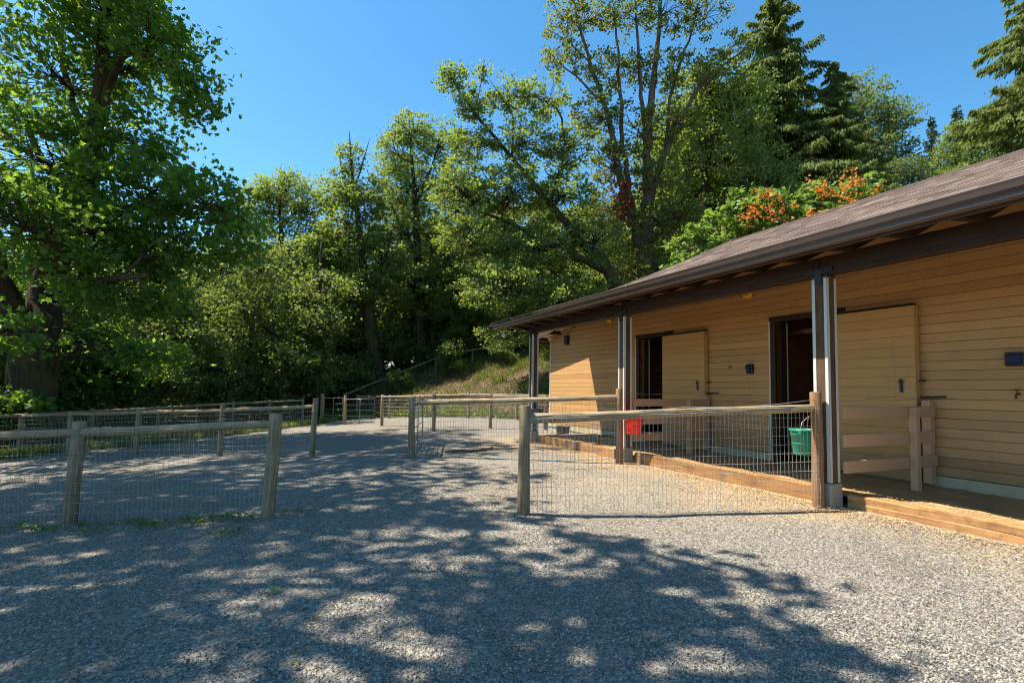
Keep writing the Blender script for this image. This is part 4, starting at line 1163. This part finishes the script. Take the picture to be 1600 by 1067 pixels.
  limbs=[[(8.85,19.5,5.0,0.08),(7.66,19.5,6.44,0.05),(6.82,19.5,7.65,0.02)],[(8.98,19.5,5.73,0.09),(10.81,19.5,7.46,0.06),(12.78,19.5,8.97,0.02)],[(9.1,19.5,5.97,0.07),(10.09,19.5,7.94,0.04),(10.48,19.5,9.19,0.02)]],
  lobes=[(6.94,19.5,6.79,1.07,1.0,0.83,0.8),(8.15,19.5,7.67,1.07,1.1,0.95,0.9),(9.01,19.5,8.67,0.83,0.9,0.67,0.5),(10.22,19.5,8.19,1.07,1.0,0.95,0.9),(11.56,19.5,8.46,0.95,1.0,0.83,0.8),(13.02,19.5,8.85,0.95,0.9,0.62,0.5),(9.36,19.5,7.2,1.43,1.2,0.83,0.9),(6.21,19.5,5.93,0.83,0.9,0.71,0.5)]),
 'MID': dict(
  trunk=[(-17.43,27.0,-0.63,0.24),(-17.5,27.0,1.34,0.21),(-17.57,27.0,3.31,0.18),(-17.81,27.0,6.65,0.13),(-18.12,27.0,10.02,0.05)],
  limbs=[],
  lobes=[(-18.36,27.0,6.97,1.98,2.0,1.32,0.6),(-16.64,27.0,5.99,1.81,2,1.32,0.6),(-19.24,27.0,4.95,1.98,2,1.32,0.6),(-16.13,28.0,4.1,1.81,2,1.48,0.7),(-19.15,29.0,3.45,1.98,1.8,1.15,0.5),(-14.98,27.0,2.36,1.81,1.8,1.15,0.6),(-20.87,29.0,2.37,1.65,1.6,1.15,0.4),(-16.9,30.0,8.02,1.65,2,1.48,0.6)]),
}

def spline(pts, step=.6):
    """Catmull-Rom through (x,y,z,r) points"""
    P = [np.array(p, float) for p in pts]
    P = [2 * P[0] - P[1]] + P + [2 * P[-1] - P[-2]]
    out_ = []
    for i in range(1, len(P) - 2):
        n = max(2, int(np.linalg.norm(P[i+1][:3] - P[i][:3]) / step))
        for k in range(n):
            t = k / n
            q = .5 * ((2*P[i]) + (-P[i-1] + P[i+1])*t + (2*P[i-1] - 5*P[i] + 4*P[i+1] - P[i+2])*t*t + (-P[i-1] + 3*P[i] - 3*P[i+1] + P[i+2])*t**3)
            out_.append(q)
    out_.append(P[-2])
    a = np.array(out_)
    a[:, 3] = np.maximum(a[:, 3], .008)
    return a

LEAF_T = np.array([(0, -.45), (-.44, -.42), (-.32, -.14), (-.62, .10), (-.24, .16), (0, .62), (.24, .16), (.62, .10), (.32, -.14), (.44, -.42)])

def leaves_mesh(name, P, size, rn, mat, lobed, droop=.35, tilt=.8):
    n = len(P)
    # blade normals lean upward, blades hang a little
    nrm = rng.normal(size=(n, 3)) * tilt + np.array([0, 0, 1.0])
    nrm /= np.linalg.norm(nrm, axis=1)[:, None]
    d = rng.normal(size=(n, 3)) + np.array([0, 0, -droop])
    u = d - (d * nrm).sum(1)[:, None] * nrm
    u /= np.linalg.norm(u, axis=1)[:, None]
    w = np.cross(nrm, u)
    s = size * rng.uniform(.55, 1.15, n)
    if not lobed:
        U = u * (s * .5)[:, None]; Wd = w * (s * .42)[:, None]
        v = np.empty((n, 4, 3))
        v[:, 0] = P - U; v[:, 1] = P + Wd - nrm * (s * .12)[:, None]; v[:, 2] = P + U; v[:, 3] = P - Wd - nrm * (s * .12)[:, None]
        me = np_mesh(name, v.reshape(-1, 3), np.arange(n * 4), np.full(n, 4), False, np.repeat(rn, 4))
    else:
        k = len(LEAF_T)
        v = P[:, None, :] + (u[:, None, :] * LEAF_T[None, :, 1:2] + w[:, None, :] * LEAF_T[None, :, 0:1] - nrm[:, None, :] * (.35 * np.abs(LEAF_T[None, :, 0:1]))) * s[:, None, None]
        me = np_mesh(name, v.reshape(-1, 3), np.arange(n * k), np.full(n, k), False, np.repeat(rn, k))
    me.materials.append(mat)
    return me

def grow(name, label, spec, leaf, leaf_m, bark_m, size=.26, clusters=46, per=26, crad=.5, lobed=False, group=None, cat='tree', twig=.018, shell=.55, tilt=.8):
    tr = spec['trunk']
    bx, by = tr[0][0], tr[0][1]
    gb = gzf(bx, by)
    root = empty(name, (bx, by, gb), 0, label, cat, group)
    off = np.array([bx, by, gb])
    r0_ = tr[0][3]
    t0 = [(tr[0][0], tr[0][1], min(gb - .25, tr[0][2] - .1), r0_ * 1.25)] + ([(tr[0][0], tr[0][1], gb + .25, r0_ * 1.08)] if tr[0][2] > gb + .9 else []) + list(tr)
    b = MB(); skel = []
    def put(path, n, wiggle):
        a = spline(path)
        a[1:-1, :3] += rng.normal(size=(len(a) - 2, 3)) * np.minimum(a[1:-1, 3:4] * wiggle, .06)
        pts = a[:, :3] - off
        b.tube(pts, list(a[:, 3]), n, True)
        skel.append(a)
    put(t0, 11, .22)
    for L in spec['limbs']: put(L, 8, .4)
    allp = np.concatenate(skel)
    P_all = []; R_all = []
    for (x, y, z, rx, rd, rz, n) in spec['lobes']:
        c = np.array([x, y, z])
        # a limb to the lobe from the nearest lower piece of the skeleton
        dd = np.linalg.norm((allp[:, :3] - c) * np.array([1, 1, 1.0]), axis=1) + 2.0 * np.maximum(0, allp[:, 2] - c[2] + .2)
        j = int(np.argmin(dd)); s0 = allp[j]
        if np.linalg.norm(s0[:3] - c) > .6:
            mid = (s0[:3] + c) / 2 + np.array([0, 0, .10 * np.linalg.norm(s0[:3] - c)]) + rng.normal(size=3) * .15
            rb = min(s0[3] * .6, .03 + .022 * max(rx, rz))
            limb = spline([tuple(s0[:3]) + (rb,), tuple(mid) + (rb * .7,), tuple(c) + (rb * .35,)], .5)
            limb[1:-1, :3] += rng.normal(size=(max(0, len(limb) - 2), 3)) * .05
            b.tube(limb[:, :3] - off, list(limb[:, 3]), 6, True)
        else:
            limb = np.array([tuple(s0[:3]) + (.03,), tuple(c) + (.02,)])
        nc_ = max(5, int(n * clusters))
        u = rng.normal(size=(nc_, 3)); u /= np.linalg.norm(u, axis=1)[:, None]
        rr = (shell + (1 - shell) * rng.random(nc_)) ** .8 * rng.uniform(.72, 1.14, nc_)
        cc = c + u * rr[:, None] * np.array([rx, rd, rz])
        cr = rng.random(nc_)
        for k in range(nc_):
            s = limb[rng.integers(len(limb) // 3, len(limb))]
            m_ = (s[:3] + cc[k]) / 2 + rng.normal(size=3) * .12 + np.array([0, 0, .08])
            b.tube([s[:3] - off, m_ - off, cc[k] - off], [twig * 1.3, twig, twig * .35], 3, False)
        cnt = rng.poisson(per, nc_)
        idx = np.repeat(np.arange(nc_), cnt)
        sc = crad * rng.uniform(.6, 1.35, nc_)
        pp = cc[idx] + rng.normal(size=(len(idx), 3)) * (sc[idx] * .55)[:, None] * np.array([1, 1, .55])
        P_all.append(pp); R_all.append(np.clip(.62 * rng.random(len(idx)) + .38 * cr[idx], 0, 1))
    b.build('trunk', bark_m, root)
    P = np.concatenate(P_all) - off; Rn = np.concatenate(R_all)
    link('crown', leaves_mesh('crown', P, size, Rn, leaf_m, lobed, tilt=tilt), None, root)
    return root

def copy_tree(src, loc, rz, sc, label=None, group=None):
    c = src.copy(); COL.objects.link(c)
    c.location = loc; c.rotation_euler = (0, 0, rz); c.scale = (sc, sc, sc)
    if label: c['label'] = label
    if group: c['group'] = group
    elif 'group' in c.keys(): del c['group']
    for ch in src.children:
        d = ch.copy(); COL.objects.link(d); d.parent = c
    return c

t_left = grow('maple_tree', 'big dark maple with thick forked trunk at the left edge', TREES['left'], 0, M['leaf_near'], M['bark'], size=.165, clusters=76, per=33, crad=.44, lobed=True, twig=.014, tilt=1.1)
t_b1 = grow('maple_tree', 'dense round-topped tree with twin thin stems left of centre', TREES['B1'], 0, M['leaf_far'], M['bark'], size=.185, clusters=110, per=38, crad=.5)
t_b2 = grow('maple_tree', 'tree with bare pointed tip and leaning trunk above the far gates', TREES['B2'], 0, M['leaf_far'], M['bark'], size=.18, clusters=125, per=38, crad=.46)
t_b3 = grow('maple_tree', 'tall open-crowned tree with straight double trunk at the foot of the bank fence', TREES['B3'], 0, M['leaf_far'], M['bark'], size=.18, clusters=125, per=38, crad=.46)
t_b4 = grow('maple_tree', 'arching tree leaning left over the porch roof corner', TREES['B4'], 0, M['leaf_far'], M['bark'], size=.16, clusters=112, per=36, crad=.36)
t_b5 = grow('maple_tree', 'tall sparse many-stemmed tree rising behind the roof end', TREES['B5'], 0, M['leaf_sparse'], M['bark_pale'], size=.18, clusters=150, per=30, crad=.38, twig=.016)
t_b7 = grow('alder_tree', 'rounded light green tree between the cedar and the right conifers', TREES['B7'], 0, M['leaf_alder'], M['bark_pale'], size=.22, clusters=80, per=36, crad=.55)
t_b9 = grow('vine_maple', 'bright green young maple with orange leaves above the barn ridge', TREES['B9'], 0, M['leaf_bright'], M['bark'], size=.20, clusters=42, per=20, crad=.3, lobed=True, twig=.01)
t_mid = grow('maple_tree', 'slim straight dark trunk with pale understory leaves behind the left maple', TREES['MID'], 0, M['leaf_mid'], M['bark'], size=.2, clusters=80, per=32, crad=.5)

def foliage_patch(parent, name, spots, mat, size, n):
    P = []; Rn = []
    for (x, y, z, r_) in spots:
        k = int(n * r_)
        P.append(np.array([x, y, z]) + (rng.normal(size=(max(3, k // 9), 3)) * r_ * np.array([.75, .5, .6]))[rng.integers(0, max(3, k // 9), k)] + rng.normal(size=(k, 3)) * .09); Rn.append(rng.random(k))
    P = np.concatenate(P) - np.array(parent.location)
    return link(name, leaves_mesh(name, P, size, np.concatenate(Rn), mat, True), None, parent)
ORANGE = [(8.6,18.3,7.9,.42),(9.0,18.2,7.6,.45),(8.9,18.2,8.2,.4),(9.35,18.2,7.9,.4),(8.4,18.3,7.5,.3),(9.5,18.2,7.4,.35),(10.9,18.2,8.4,.32),(11.3,18.2,8.0,.45),(11.8,18.2,8.3,.5),(12.3,18.2,8.45,.45),(12.75,18.2,8.5,.28),(11.2,18.2,7.7,.4),(10.7,18.2,7.5,.3),(11.9,18.2,8.8,.2),(10.75,18.2,8.8,.22)]
foliage_patch(t_b9, 'orange_leaves', ORANGE, M['leaf_orange'], .125, 115)
foliage_patch(t_b5, 'rust_leaves', [(6.25, 29.0, 12.6, .5), (6.3, 29.0, 11.8, .4), (6.1, 29.0, 11.3, .3), (5.9, 29.2, 12.2, .3)], M['leaf_red'], .16, 300)

def conifer(name, label, base, h, rmax, mat, droop, n_whorl, frond, group=None, start=.06, power=.8, dens=26):
    x, y = base; g = gzf(x, y)
    root = empty(name, (x, y, g), rng.random() * 6, label, 'tree', group)
    b = MB()
    zs = np.linspace(-.3, h, 14)
    b.tube([(rng.normal() * .05, rng.normal() * .05, z) for z in zs], list(np.maximum(.015 * h * (1 - zs / h) ** .9, .012)), 8)
    Ps = []; Us = []; Ws = []; Rn = []
    for i in range(n_whorl):
        t = start + (1 - start) * (i + rng.random()) / n_whorl
        z = h * t
        nb = rng.integers(3, 6)
        a0 = rng.random() * 6.28
        for k in range(nb):
            a = a0 + 6.28 * k / nb + rng.normal() * .25
            Lb = max(.25, rmax * (1 - t) ** power * rng.uniform(.3, 1.3)) + .12
            d = np.array([math.cos(a), math.sin(a), 0])
            up_ = rng.uniform(-.1, .75)
            def bp(s): return np.array([0, 0, z]) + d * Lb * s + np.array([0, 0, up_ * Lb * s - droop * Lb * s * s * 1.1 + (.24 * Lb * s ** 4)])
            ss = (0, .35, .7, 1.0)
            b.tube([bp(s) for s in ss], [.02 + .008 * Lb, .015 + .004 * Lb, .012, .005], 3, False)
            m_ = max(6, int(dens * Lb))
            s = rng.random(m_) ** .75
            pts = np.array([bp(q) for q in s])
            side = np.cross(d, np.array([0, 0, 1.0]))
            wid = .19 * Lb * (1 - s * .75) * rng.normal(size=m_) * .8
            pts += side * wid[:, None] + np.array([0, 0, -1]) * (np.abs(rng.normal(size=m_)) * .16 + np.abs(wid) * droop * .5)[:, None]
            ud = d * rng.uniform(.2, 1.0, m_)[:, None] + side * (np.sign(wid) * rng.uniform(.1, .8, m_))[:, None] + np.array([0, 0, -1]) * (droop * rng.uniform(.4, 3.2, m_))[:, None] + rng.normal(size=(m_, 3)) * .2
            ud /= np.linalg.norm(ud, axis=1)[:, None]
            ln = frond * rng.uniform(.6, 1.25, m_)
            w = np.cross(ud, rng.normal(size=(m_, 3)) * .5 + np.array([0, 0, 1.0])); w /= np.linalg.norm(w, axis=1)[:, None] + 1e-6
            Ps.append(pts); Us.append(ud * ln[:, None] * .5); Ws.append(w * ln[:, None] * .13); Rn.append(np.clip(rng.random(m_) * .7 + .3 * rng.random(), 0, 1))
    b.build('trunk', M['bark_conifer'], root)
    link('crown', kites('crown', np.concatenate(Ps), np.concatenate(Us), np.concatenate(Ws), np.concatenate(Rn), mat), None, root)
    return root

cedar = conifer('cedar_tree', 'tall drooping cedar with narrow top behind the barn ridge', (19.4, 38.0), 27.5, 6.9, M['needle'], .62, 88, .38, dens=130, power=.66)
fir = conifer('fir_tree', 'dark fir standing behind the sparse many-stemmed tree', (16.8, 46.0), 24.0, 4.4, M['needle_dark'], .3, 76, .32, dens=64, power=.75)
copy_tree(cedar, (22.6, 36.0, gzf(22.6, 36.0)), 2.1, .72, 'lower cedar with drooping branches just right of the tallest cedar')
copy_tree(cedar, (14.8, 40.5, gzf(14.8, 40.5)), 4.0, .70, 'shorter cedar half hidden behind the sparse tree stems')
copy_tree(cedar, (25.5, 40.0, gzf(25.5, 40.0)), .4, .60, 'small cedar in front of the rounded light green tree')
copy_tree(cedar, (37.0, 35.5, gzf(37, 35.5)), 1.0, 1.05, 'large cedar cut by the right picture edge')
copy_tree(cedar, (39.5, 41.0, gzf(39.5, 41)), 5.2, .66, 'small cedar in front of the dark firs at the far right')
copy_tree(fir, (47.3, 58.0, gzf(47.3, 58)), 1.3, 1.0, 'leftmost of the dark firs on the skyline at the far right')
copy_tree(fir, (52.0, 60.0, gzf(52, 60)), 2.6, 1.08, 'middle of the dark firs on the skyline at the far right')
copy_tree(fir, (50.0, 52.0, gzf(50, 52)), 3.9, .98, 'rightmost of the dark firs on the skyline at the far right')
# the wood behind: second and third rows, seen only through the gaps
row = [(t_b1, -34, 43, .95), (t_b3, -27, 42, .8), (t_b1, -21, 45, .9), (t_b2, -15.5, 42, .78), (t_b7, -9.5, 44, .85), (t_b3, -3.5, 46, .82), (t_b1, 2.5, 44, .8), (t_b2, 7, 42, .8),
       (t_b1, 12.5, 36, .72), (t_b3, 25.5, 45, .85), (t_b1, 30.5, 47, .85), (t_b7, 35.5, 52, .9), (t_mid, -22, 30, 1.0), (t_mid, -17.5, 31, .9), (t_b1, -27, 31, .9), (t_mid, 1.5, 38, 1.0), (t_mid, 7.5, 36, .95), (t_b7, 29, 38, .62), (t_b1, 43, 46, .62), (t_b3, 41, 47, 1.1), (t_b1, 46.5, 50, 1.1), (t_b1, -8.5, 50, .85), (t_b1, -4.5, 52, .85), (t_b1, 40.5, 50, .95), (t_b3, 46, 54, .9), (t_mid, -14.6, 22.0, .8), (t_mid, -13.2, 26.0, .85), (t_mid, -16.5, 18.8, .8), (t_mid, -10.8, 29.0, .9), (t_b1, 11.2, 34.0, 1.2), (t_b3, 15.2, 35.5, 1.02), (t_b1, 24.0, 38.5, 1.1), (t_b7, 28.5, 41, .9), (t_b1, 31.5, 39, .8), (t_b1, 20.5, 43, 1.05), (t_b1, 34.0, 42, .75), (t_b3, 12.8, 41, 1.0), (t_b1, 17.5, 33, .62), (t_b3, 22.5, 33, .55), (t_b1, 26.5, 33, .55), (t_mid, 31, 36, .9), (t_b1, -24, 37, .75), (t_b1, -18, 36.5, .72), (t_b1, -11.5, 38, .75), (t_b1, -6, 40, .75), (t_b1, -0.5, 41, .75), (t_b1, 5, 40, .75), (t_b1, 10, 40, .8)]
for (src, x, y, s) in row:
    copy_tree(src, (x, y, gzf(x, y) - .1), rng.random() * 6.28, s, 'leafy tree standing in the back rows of the wood', 'trees in the back rows of the wood')
for x in np.arange(-62, 60, 6.2):
    xx = x + rng.normal() * 1.5; yy = 62 + rng.normal() * 4
    copy_tree(fir, (xx, yy, gzf(xx, yy) - .1), rng.random() * 6.28, rng.uniform(.6, .74), 'dark fir far back in the wood', 'firs far back in the wood')

# neighbours of the left maple outside the picture, whose shade falls across the yard
def auto_spec(x, y, h, r0_, lobes):
    g = gzf(x, y)
    return dict(trunk=[(x, y, g + .3, r0_), (x + .2, y, g + h * .25, r0_ * .8), (x + .1, y + .3, g + h * .5, r0_ * .55), (x + .5, y, g + h * .75, r0_ * .3), (x + .4, y, g + h, .04)], limbs=[], lobes=lobes)
rng = np.random.default_rng(21)
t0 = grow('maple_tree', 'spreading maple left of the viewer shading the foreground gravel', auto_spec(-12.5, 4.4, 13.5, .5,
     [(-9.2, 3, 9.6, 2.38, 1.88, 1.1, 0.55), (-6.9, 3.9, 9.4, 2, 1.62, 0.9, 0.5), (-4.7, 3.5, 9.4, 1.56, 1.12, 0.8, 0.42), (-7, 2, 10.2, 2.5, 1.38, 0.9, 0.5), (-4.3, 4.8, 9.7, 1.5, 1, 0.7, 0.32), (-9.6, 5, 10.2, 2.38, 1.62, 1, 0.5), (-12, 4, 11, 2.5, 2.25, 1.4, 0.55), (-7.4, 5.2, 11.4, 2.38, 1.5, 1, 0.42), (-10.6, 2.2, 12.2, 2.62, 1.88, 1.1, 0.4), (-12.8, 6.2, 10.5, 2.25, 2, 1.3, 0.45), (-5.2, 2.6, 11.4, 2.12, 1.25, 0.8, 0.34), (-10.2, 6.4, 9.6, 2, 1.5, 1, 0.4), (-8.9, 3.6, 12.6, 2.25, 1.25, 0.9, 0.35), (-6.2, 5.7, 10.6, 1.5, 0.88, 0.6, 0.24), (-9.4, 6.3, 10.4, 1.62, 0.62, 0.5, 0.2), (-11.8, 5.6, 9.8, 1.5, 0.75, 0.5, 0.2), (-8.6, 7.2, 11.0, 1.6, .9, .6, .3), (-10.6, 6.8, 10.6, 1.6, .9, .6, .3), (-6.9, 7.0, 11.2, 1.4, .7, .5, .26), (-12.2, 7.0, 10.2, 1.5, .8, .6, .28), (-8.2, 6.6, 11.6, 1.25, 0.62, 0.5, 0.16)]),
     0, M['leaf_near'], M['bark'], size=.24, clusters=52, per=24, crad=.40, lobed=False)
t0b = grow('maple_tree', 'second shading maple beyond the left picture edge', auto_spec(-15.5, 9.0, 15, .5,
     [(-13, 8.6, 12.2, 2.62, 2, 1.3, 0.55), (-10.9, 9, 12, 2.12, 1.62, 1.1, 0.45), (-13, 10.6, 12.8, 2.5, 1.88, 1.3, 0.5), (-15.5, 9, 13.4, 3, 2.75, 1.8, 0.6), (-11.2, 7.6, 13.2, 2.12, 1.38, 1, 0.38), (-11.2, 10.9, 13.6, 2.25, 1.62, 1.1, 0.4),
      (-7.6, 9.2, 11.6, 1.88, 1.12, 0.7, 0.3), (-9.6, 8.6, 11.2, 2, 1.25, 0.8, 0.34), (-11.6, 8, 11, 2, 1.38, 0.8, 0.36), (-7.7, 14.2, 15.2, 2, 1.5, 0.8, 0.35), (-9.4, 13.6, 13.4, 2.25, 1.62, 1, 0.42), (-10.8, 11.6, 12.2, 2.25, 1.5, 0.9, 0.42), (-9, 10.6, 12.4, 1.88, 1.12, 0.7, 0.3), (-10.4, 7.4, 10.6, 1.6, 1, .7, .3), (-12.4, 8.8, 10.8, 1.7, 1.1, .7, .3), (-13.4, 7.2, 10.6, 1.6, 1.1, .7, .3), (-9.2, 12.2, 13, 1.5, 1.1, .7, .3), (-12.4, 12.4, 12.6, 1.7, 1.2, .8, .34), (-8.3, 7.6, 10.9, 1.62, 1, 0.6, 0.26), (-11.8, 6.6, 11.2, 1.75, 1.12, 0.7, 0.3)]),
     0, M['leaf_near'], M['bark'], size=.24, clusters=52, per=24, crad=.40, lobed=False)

# understory shrubs along the fence line and under the trees
def shrub_spec(r_, h):
    L = []
    for i in range(6):
        a = rng.random() * 6.28
        L.append((r_ * .55 * math.cos(a), r_ * .55 * math.sin(a), h * rng.uniform(.3, .85), r_ * .55, r_ * .5, h * .28, .5))
    return dict(trunk=[(0, 0, .0, .05), (.05, 0, h * .3, .04), (.1, .05, h * .7, .015)], limbs=[], lobes=L)
_gz_keep = gzf
shrubs = []
for k in range(3):
    sp = shrub_spec(1.5, 2.6)
    g0 = gzf(0, 0)
    s = grow('shrub', 'leafy green shrub in the thicket along the wood edge', sp, 0, M['leaf_mid'], M['bark'], size=.17, clusters=34, per=26, crad=.34, group='shrubs of the thicket along the wood edge', cat='shrub', twig=.008)
    shrubs.append(s)
SH = [(-16.5, 13.0, 1.1), (-14.8, 15.5, .9), (-15.0, 18.2, 1.0), (-14.0, 20.8, 1.0), (-13.4, 23.2, 1.1), (-12.2, 25.0, 1.0), (-10.8, 26.6, 1.0), (-17.5, 17, 1.3), (-16.3, 20.2, 1.3), (-15.6, 23.4, 1.3), (-14.2, 26.2, 1.4), (-12.2, 28.5, 1.4), (-10.0, 30.5, 1.3), (-18.5, 22, 1.5), (-16.5, 27, 1.5), (-8.3, 32.8, 1.1), (-6.2, 34.3, 1.2), (-3.8, 34.6, 1.1), (-1.4, 35, 1.1), (1.2, 34.6, 1.2), (3.8, 34.8, 1.2), (6.2, 33.8, 1.2), (-11.5, 33.5, 1.5), (-7.5, 37, 1.6), (-2.5, 38, 1.6), (3, 38, 1.6), (7.2, 29.5, 1.1), (8.5, 26.5, 1.1), (9.8, 23.5, 1.0), (-19.5, 14.5, 1.5), (-20.5, 18, 1.6), (-21, 26, 1.7), (-24, 22, 1.8), (-14.2, 17.0, .7), (-13.6, 19.6, .65), (-14.5, 30.5, 1.6), (-20, 33, 1.8), (-26, 29, 1.9), (11.5, 21.5, 1.1), (-12.5, 38, 2.2), (-9, 41, 2.3), (-5.5, 40.5, 2.2), (-1, 42.5, 2.3), (3.5, 42, 2.3), (8, 38.5, 2.0), (-16, 40, 2.3), (-20, 39, 2.3), (-25, 38, 2.4), (-30, 36, 2.4), (-9.5, 35.5, 1.7), (-5, 37, 1.8), (0.5, 37, 1.7), (-6.4, 30.2, .55), (-3.6, 30.9, .6), (-.6, 31.2, .55), (2.4, 30.6, .6), (-8.5, 46, 2.7), (-5.5, 47, 2.7), (-11.5, 45, 2.7), (-2.5, 47, 2.7), (-7, 36, 2.0), (-4.2, 36.6, 1.9)]
for i, (x, y, s) in enumerate(SH):
    if i < 3:
        shrubs[i].location = (x, y, gzf(x, y) - .1); shrubs[i].scale = (s, s, s)
    else:
        c_ = copy_tree(shrubs[i % 3], (x, y, gzf(x, y) - .1), rng.random() * 6.28, s, 'leafy green shrub in the thicket along the wood edge', 'shrubs of the thicket along the wood edge')
        c_.scale = (s * rng.uniform(.8, 1.1), s * rng.uniform(.8, 1.1), s * rng.uniform(.65, 1.55))

# ------------------------------------------------------------------ grass
def grass_mesh(name, X_, Y_, hmin, hmax, mat, wide=.012):
    n = len(X_)
    z = gz(X_, Y_)
    P0 = np.stack([X_, Y_, z - .03], 1)
    hgt = rng.uniform(hmin, hmax, n)
    lean = rng.normal(size=(n, 2)) * .45
    a = rng.random(n) * 6.28
    W = np.stack([np.cos(a), np.sin(a), np.zeros(n)], 1) * (wide * rng.uniform(.6, 1.4, n))[:, None]
    mid = P0 + np.stack([lean[:, 0] * hgt * .35, lean[:, 1] * hgt * .35, hgt * .6], 1)
    tip = P0 + np.stack([lean[:, 0] * hgt, lean[:, 1] * hgt, hgt * .95], 1)
    v = np.empty((n, 5, 3))
    v[:, 0] = P0 - W; v[:, 1] = P0 + W; v[:, 2] = mid + W * .7; v[:, 3] = tip; v[:, 4] = mid - W * .7
    me = np_mesh(name, v.reshape(-1, 3), np.arange(n * 5), np.full(n, 5), False, np.repeat(rng.random(n), 5))
    me.materials.append(mat)
    return me
n = 60000
gx_ = rng.uniform(-10, 9, n); gy_ = rng.uniform(21, 36, n)
bb = (gx_ + 7.2) * .48 + (gy_ - 25.8) * .88
patch = wob(gx_, gy_, .8, 1.7) + .8 * wob(gx_, gy_, 2.3, .4)
inb, _s = bloc(gx_, gy_)
ok = (bb > .55) & (bb < 11) & ((patch > .4) | (bb < 1.5) | ((bb > 7.0) & (patch > -.2))) & (rng.random(n) < .9)
tag(link('bank_grass', grass_mesh('bank_grass', gx_[ok], gy_[ok], .12, .42, M['grass'], .016)), 'sunlit tufts of grass on the bank', 'grass', kind='stuff')
ok2 = (bb > .55) & (bb < 9) & ~ok & (rng.random(n) < .5)
tag(link('dry_grass', grass_mesh('dry_grass', gx_[ok2], gy_[ok2], .05, .22, M['straw'], .014)), 'dry straw coloured grass on the bare parts of the bank', 'grass', kind='stuff')
n = 26000
gy_ = rng.uniform(9, 28, n); lx = np.interp(gy_, [9, 13.5, 16, 20, 24, 28.5], [-13.6, -11.9, -10.3, -9.2, -8.6, -8.4])
gx_ = lx - np.abs(rng.normal(0, 1.2, n)) + .25
tag(link('verge_grass', grass_mesh('verge_grass', gx_, gy_, .08, .30, M['grass'], .013)), 'bright grass verge along the left edge of the gravel', 'grass', kind='stuff')
# small weeds at the foot of the near left fence
cl = [(-4.95, 5.45), (-4.3, 5.45), (-3.9, 5.5), (-3.65, 5.4), (-3.35, 5.55), (-3.1, 5.5), (-2.9, 5.6), (-5.6, 5.5), (-3.5, 5.25), (-6.2, 5.6), (-2.75, 5.45), (-4.0, 5.15), (-2.3, 5.7), (-.63, 3.95), (.85, 3.9), (-1.1, 2.6), (-.35, 2.45), (-3.1, 5.3), (-2.6, 4.95), (-4.6, 5.3), (-5.2, 5.2), (-6.8, 5.7)]
gx_ = np.concatenate([rng.normal(c[0], .10, 46 if c[1] > 4.5 else 3) for c in cl]); gy_ = np.concatenate([rng.normal(c[1], .05, 46 if c[1] > 4.5 else 3) for c in cl])
P = np.stack([gx_, gy_, gz(gx_, gy_) + .02 + .03 * rng.random(len(gx_))], 1)
tag(link('fence_weeds', leaves_mesh('fence_weeds', P, .04, rng.random(len(P)), M['leaf_mid'], False)), 'low green weeds at the foot of the near left fence', 'weeds', kind='stuff')
# fallen leaves on the gravel
def fallen(label, x, y, s, mat):
    me = leaves_mesh('fallen_leaf', np.zeros((1, 3)), s, np.array([.8]), mat, True, tilt=.12)
    o = link('fallen_leaf', me); o.location = (x, y, gzf(x, y) + .035)
    tag(o, label, 'leaf', 'fallen leaves on the gravel')
fallen('green maple leaf lying on the foreground gravel left of centre', -1.53, 3.52, .10, M['leaf_bright'])
fallen('yellow leaf on the gravel in front of the near left fence', -3.0, 4.45, .07, M['straw'])
n = 150
M['litter'] = leaf_mat('leaf_litter', (0.10, 0.045, 0.02), (0.25, 0.13, 0.05), (0.3, 0.15, 0.05), 0.2, 0.6)
fx = rng.uniform(-6, 2.5, n); fy = rng.uniform(2.0, 6.5, n)
P = np.stack([fx, fy, gz(fx, fy) + .02 + .01 * rng.random(n)], 1)
tag(link('leaf_litter', leaves_mesh('leaf_litter', P, .026, rng.random(n), M['litter'], False, tilt=.3)), 'scattered bits of rust brown leaf on the gravel', 'leaf litter', kind='stuff')
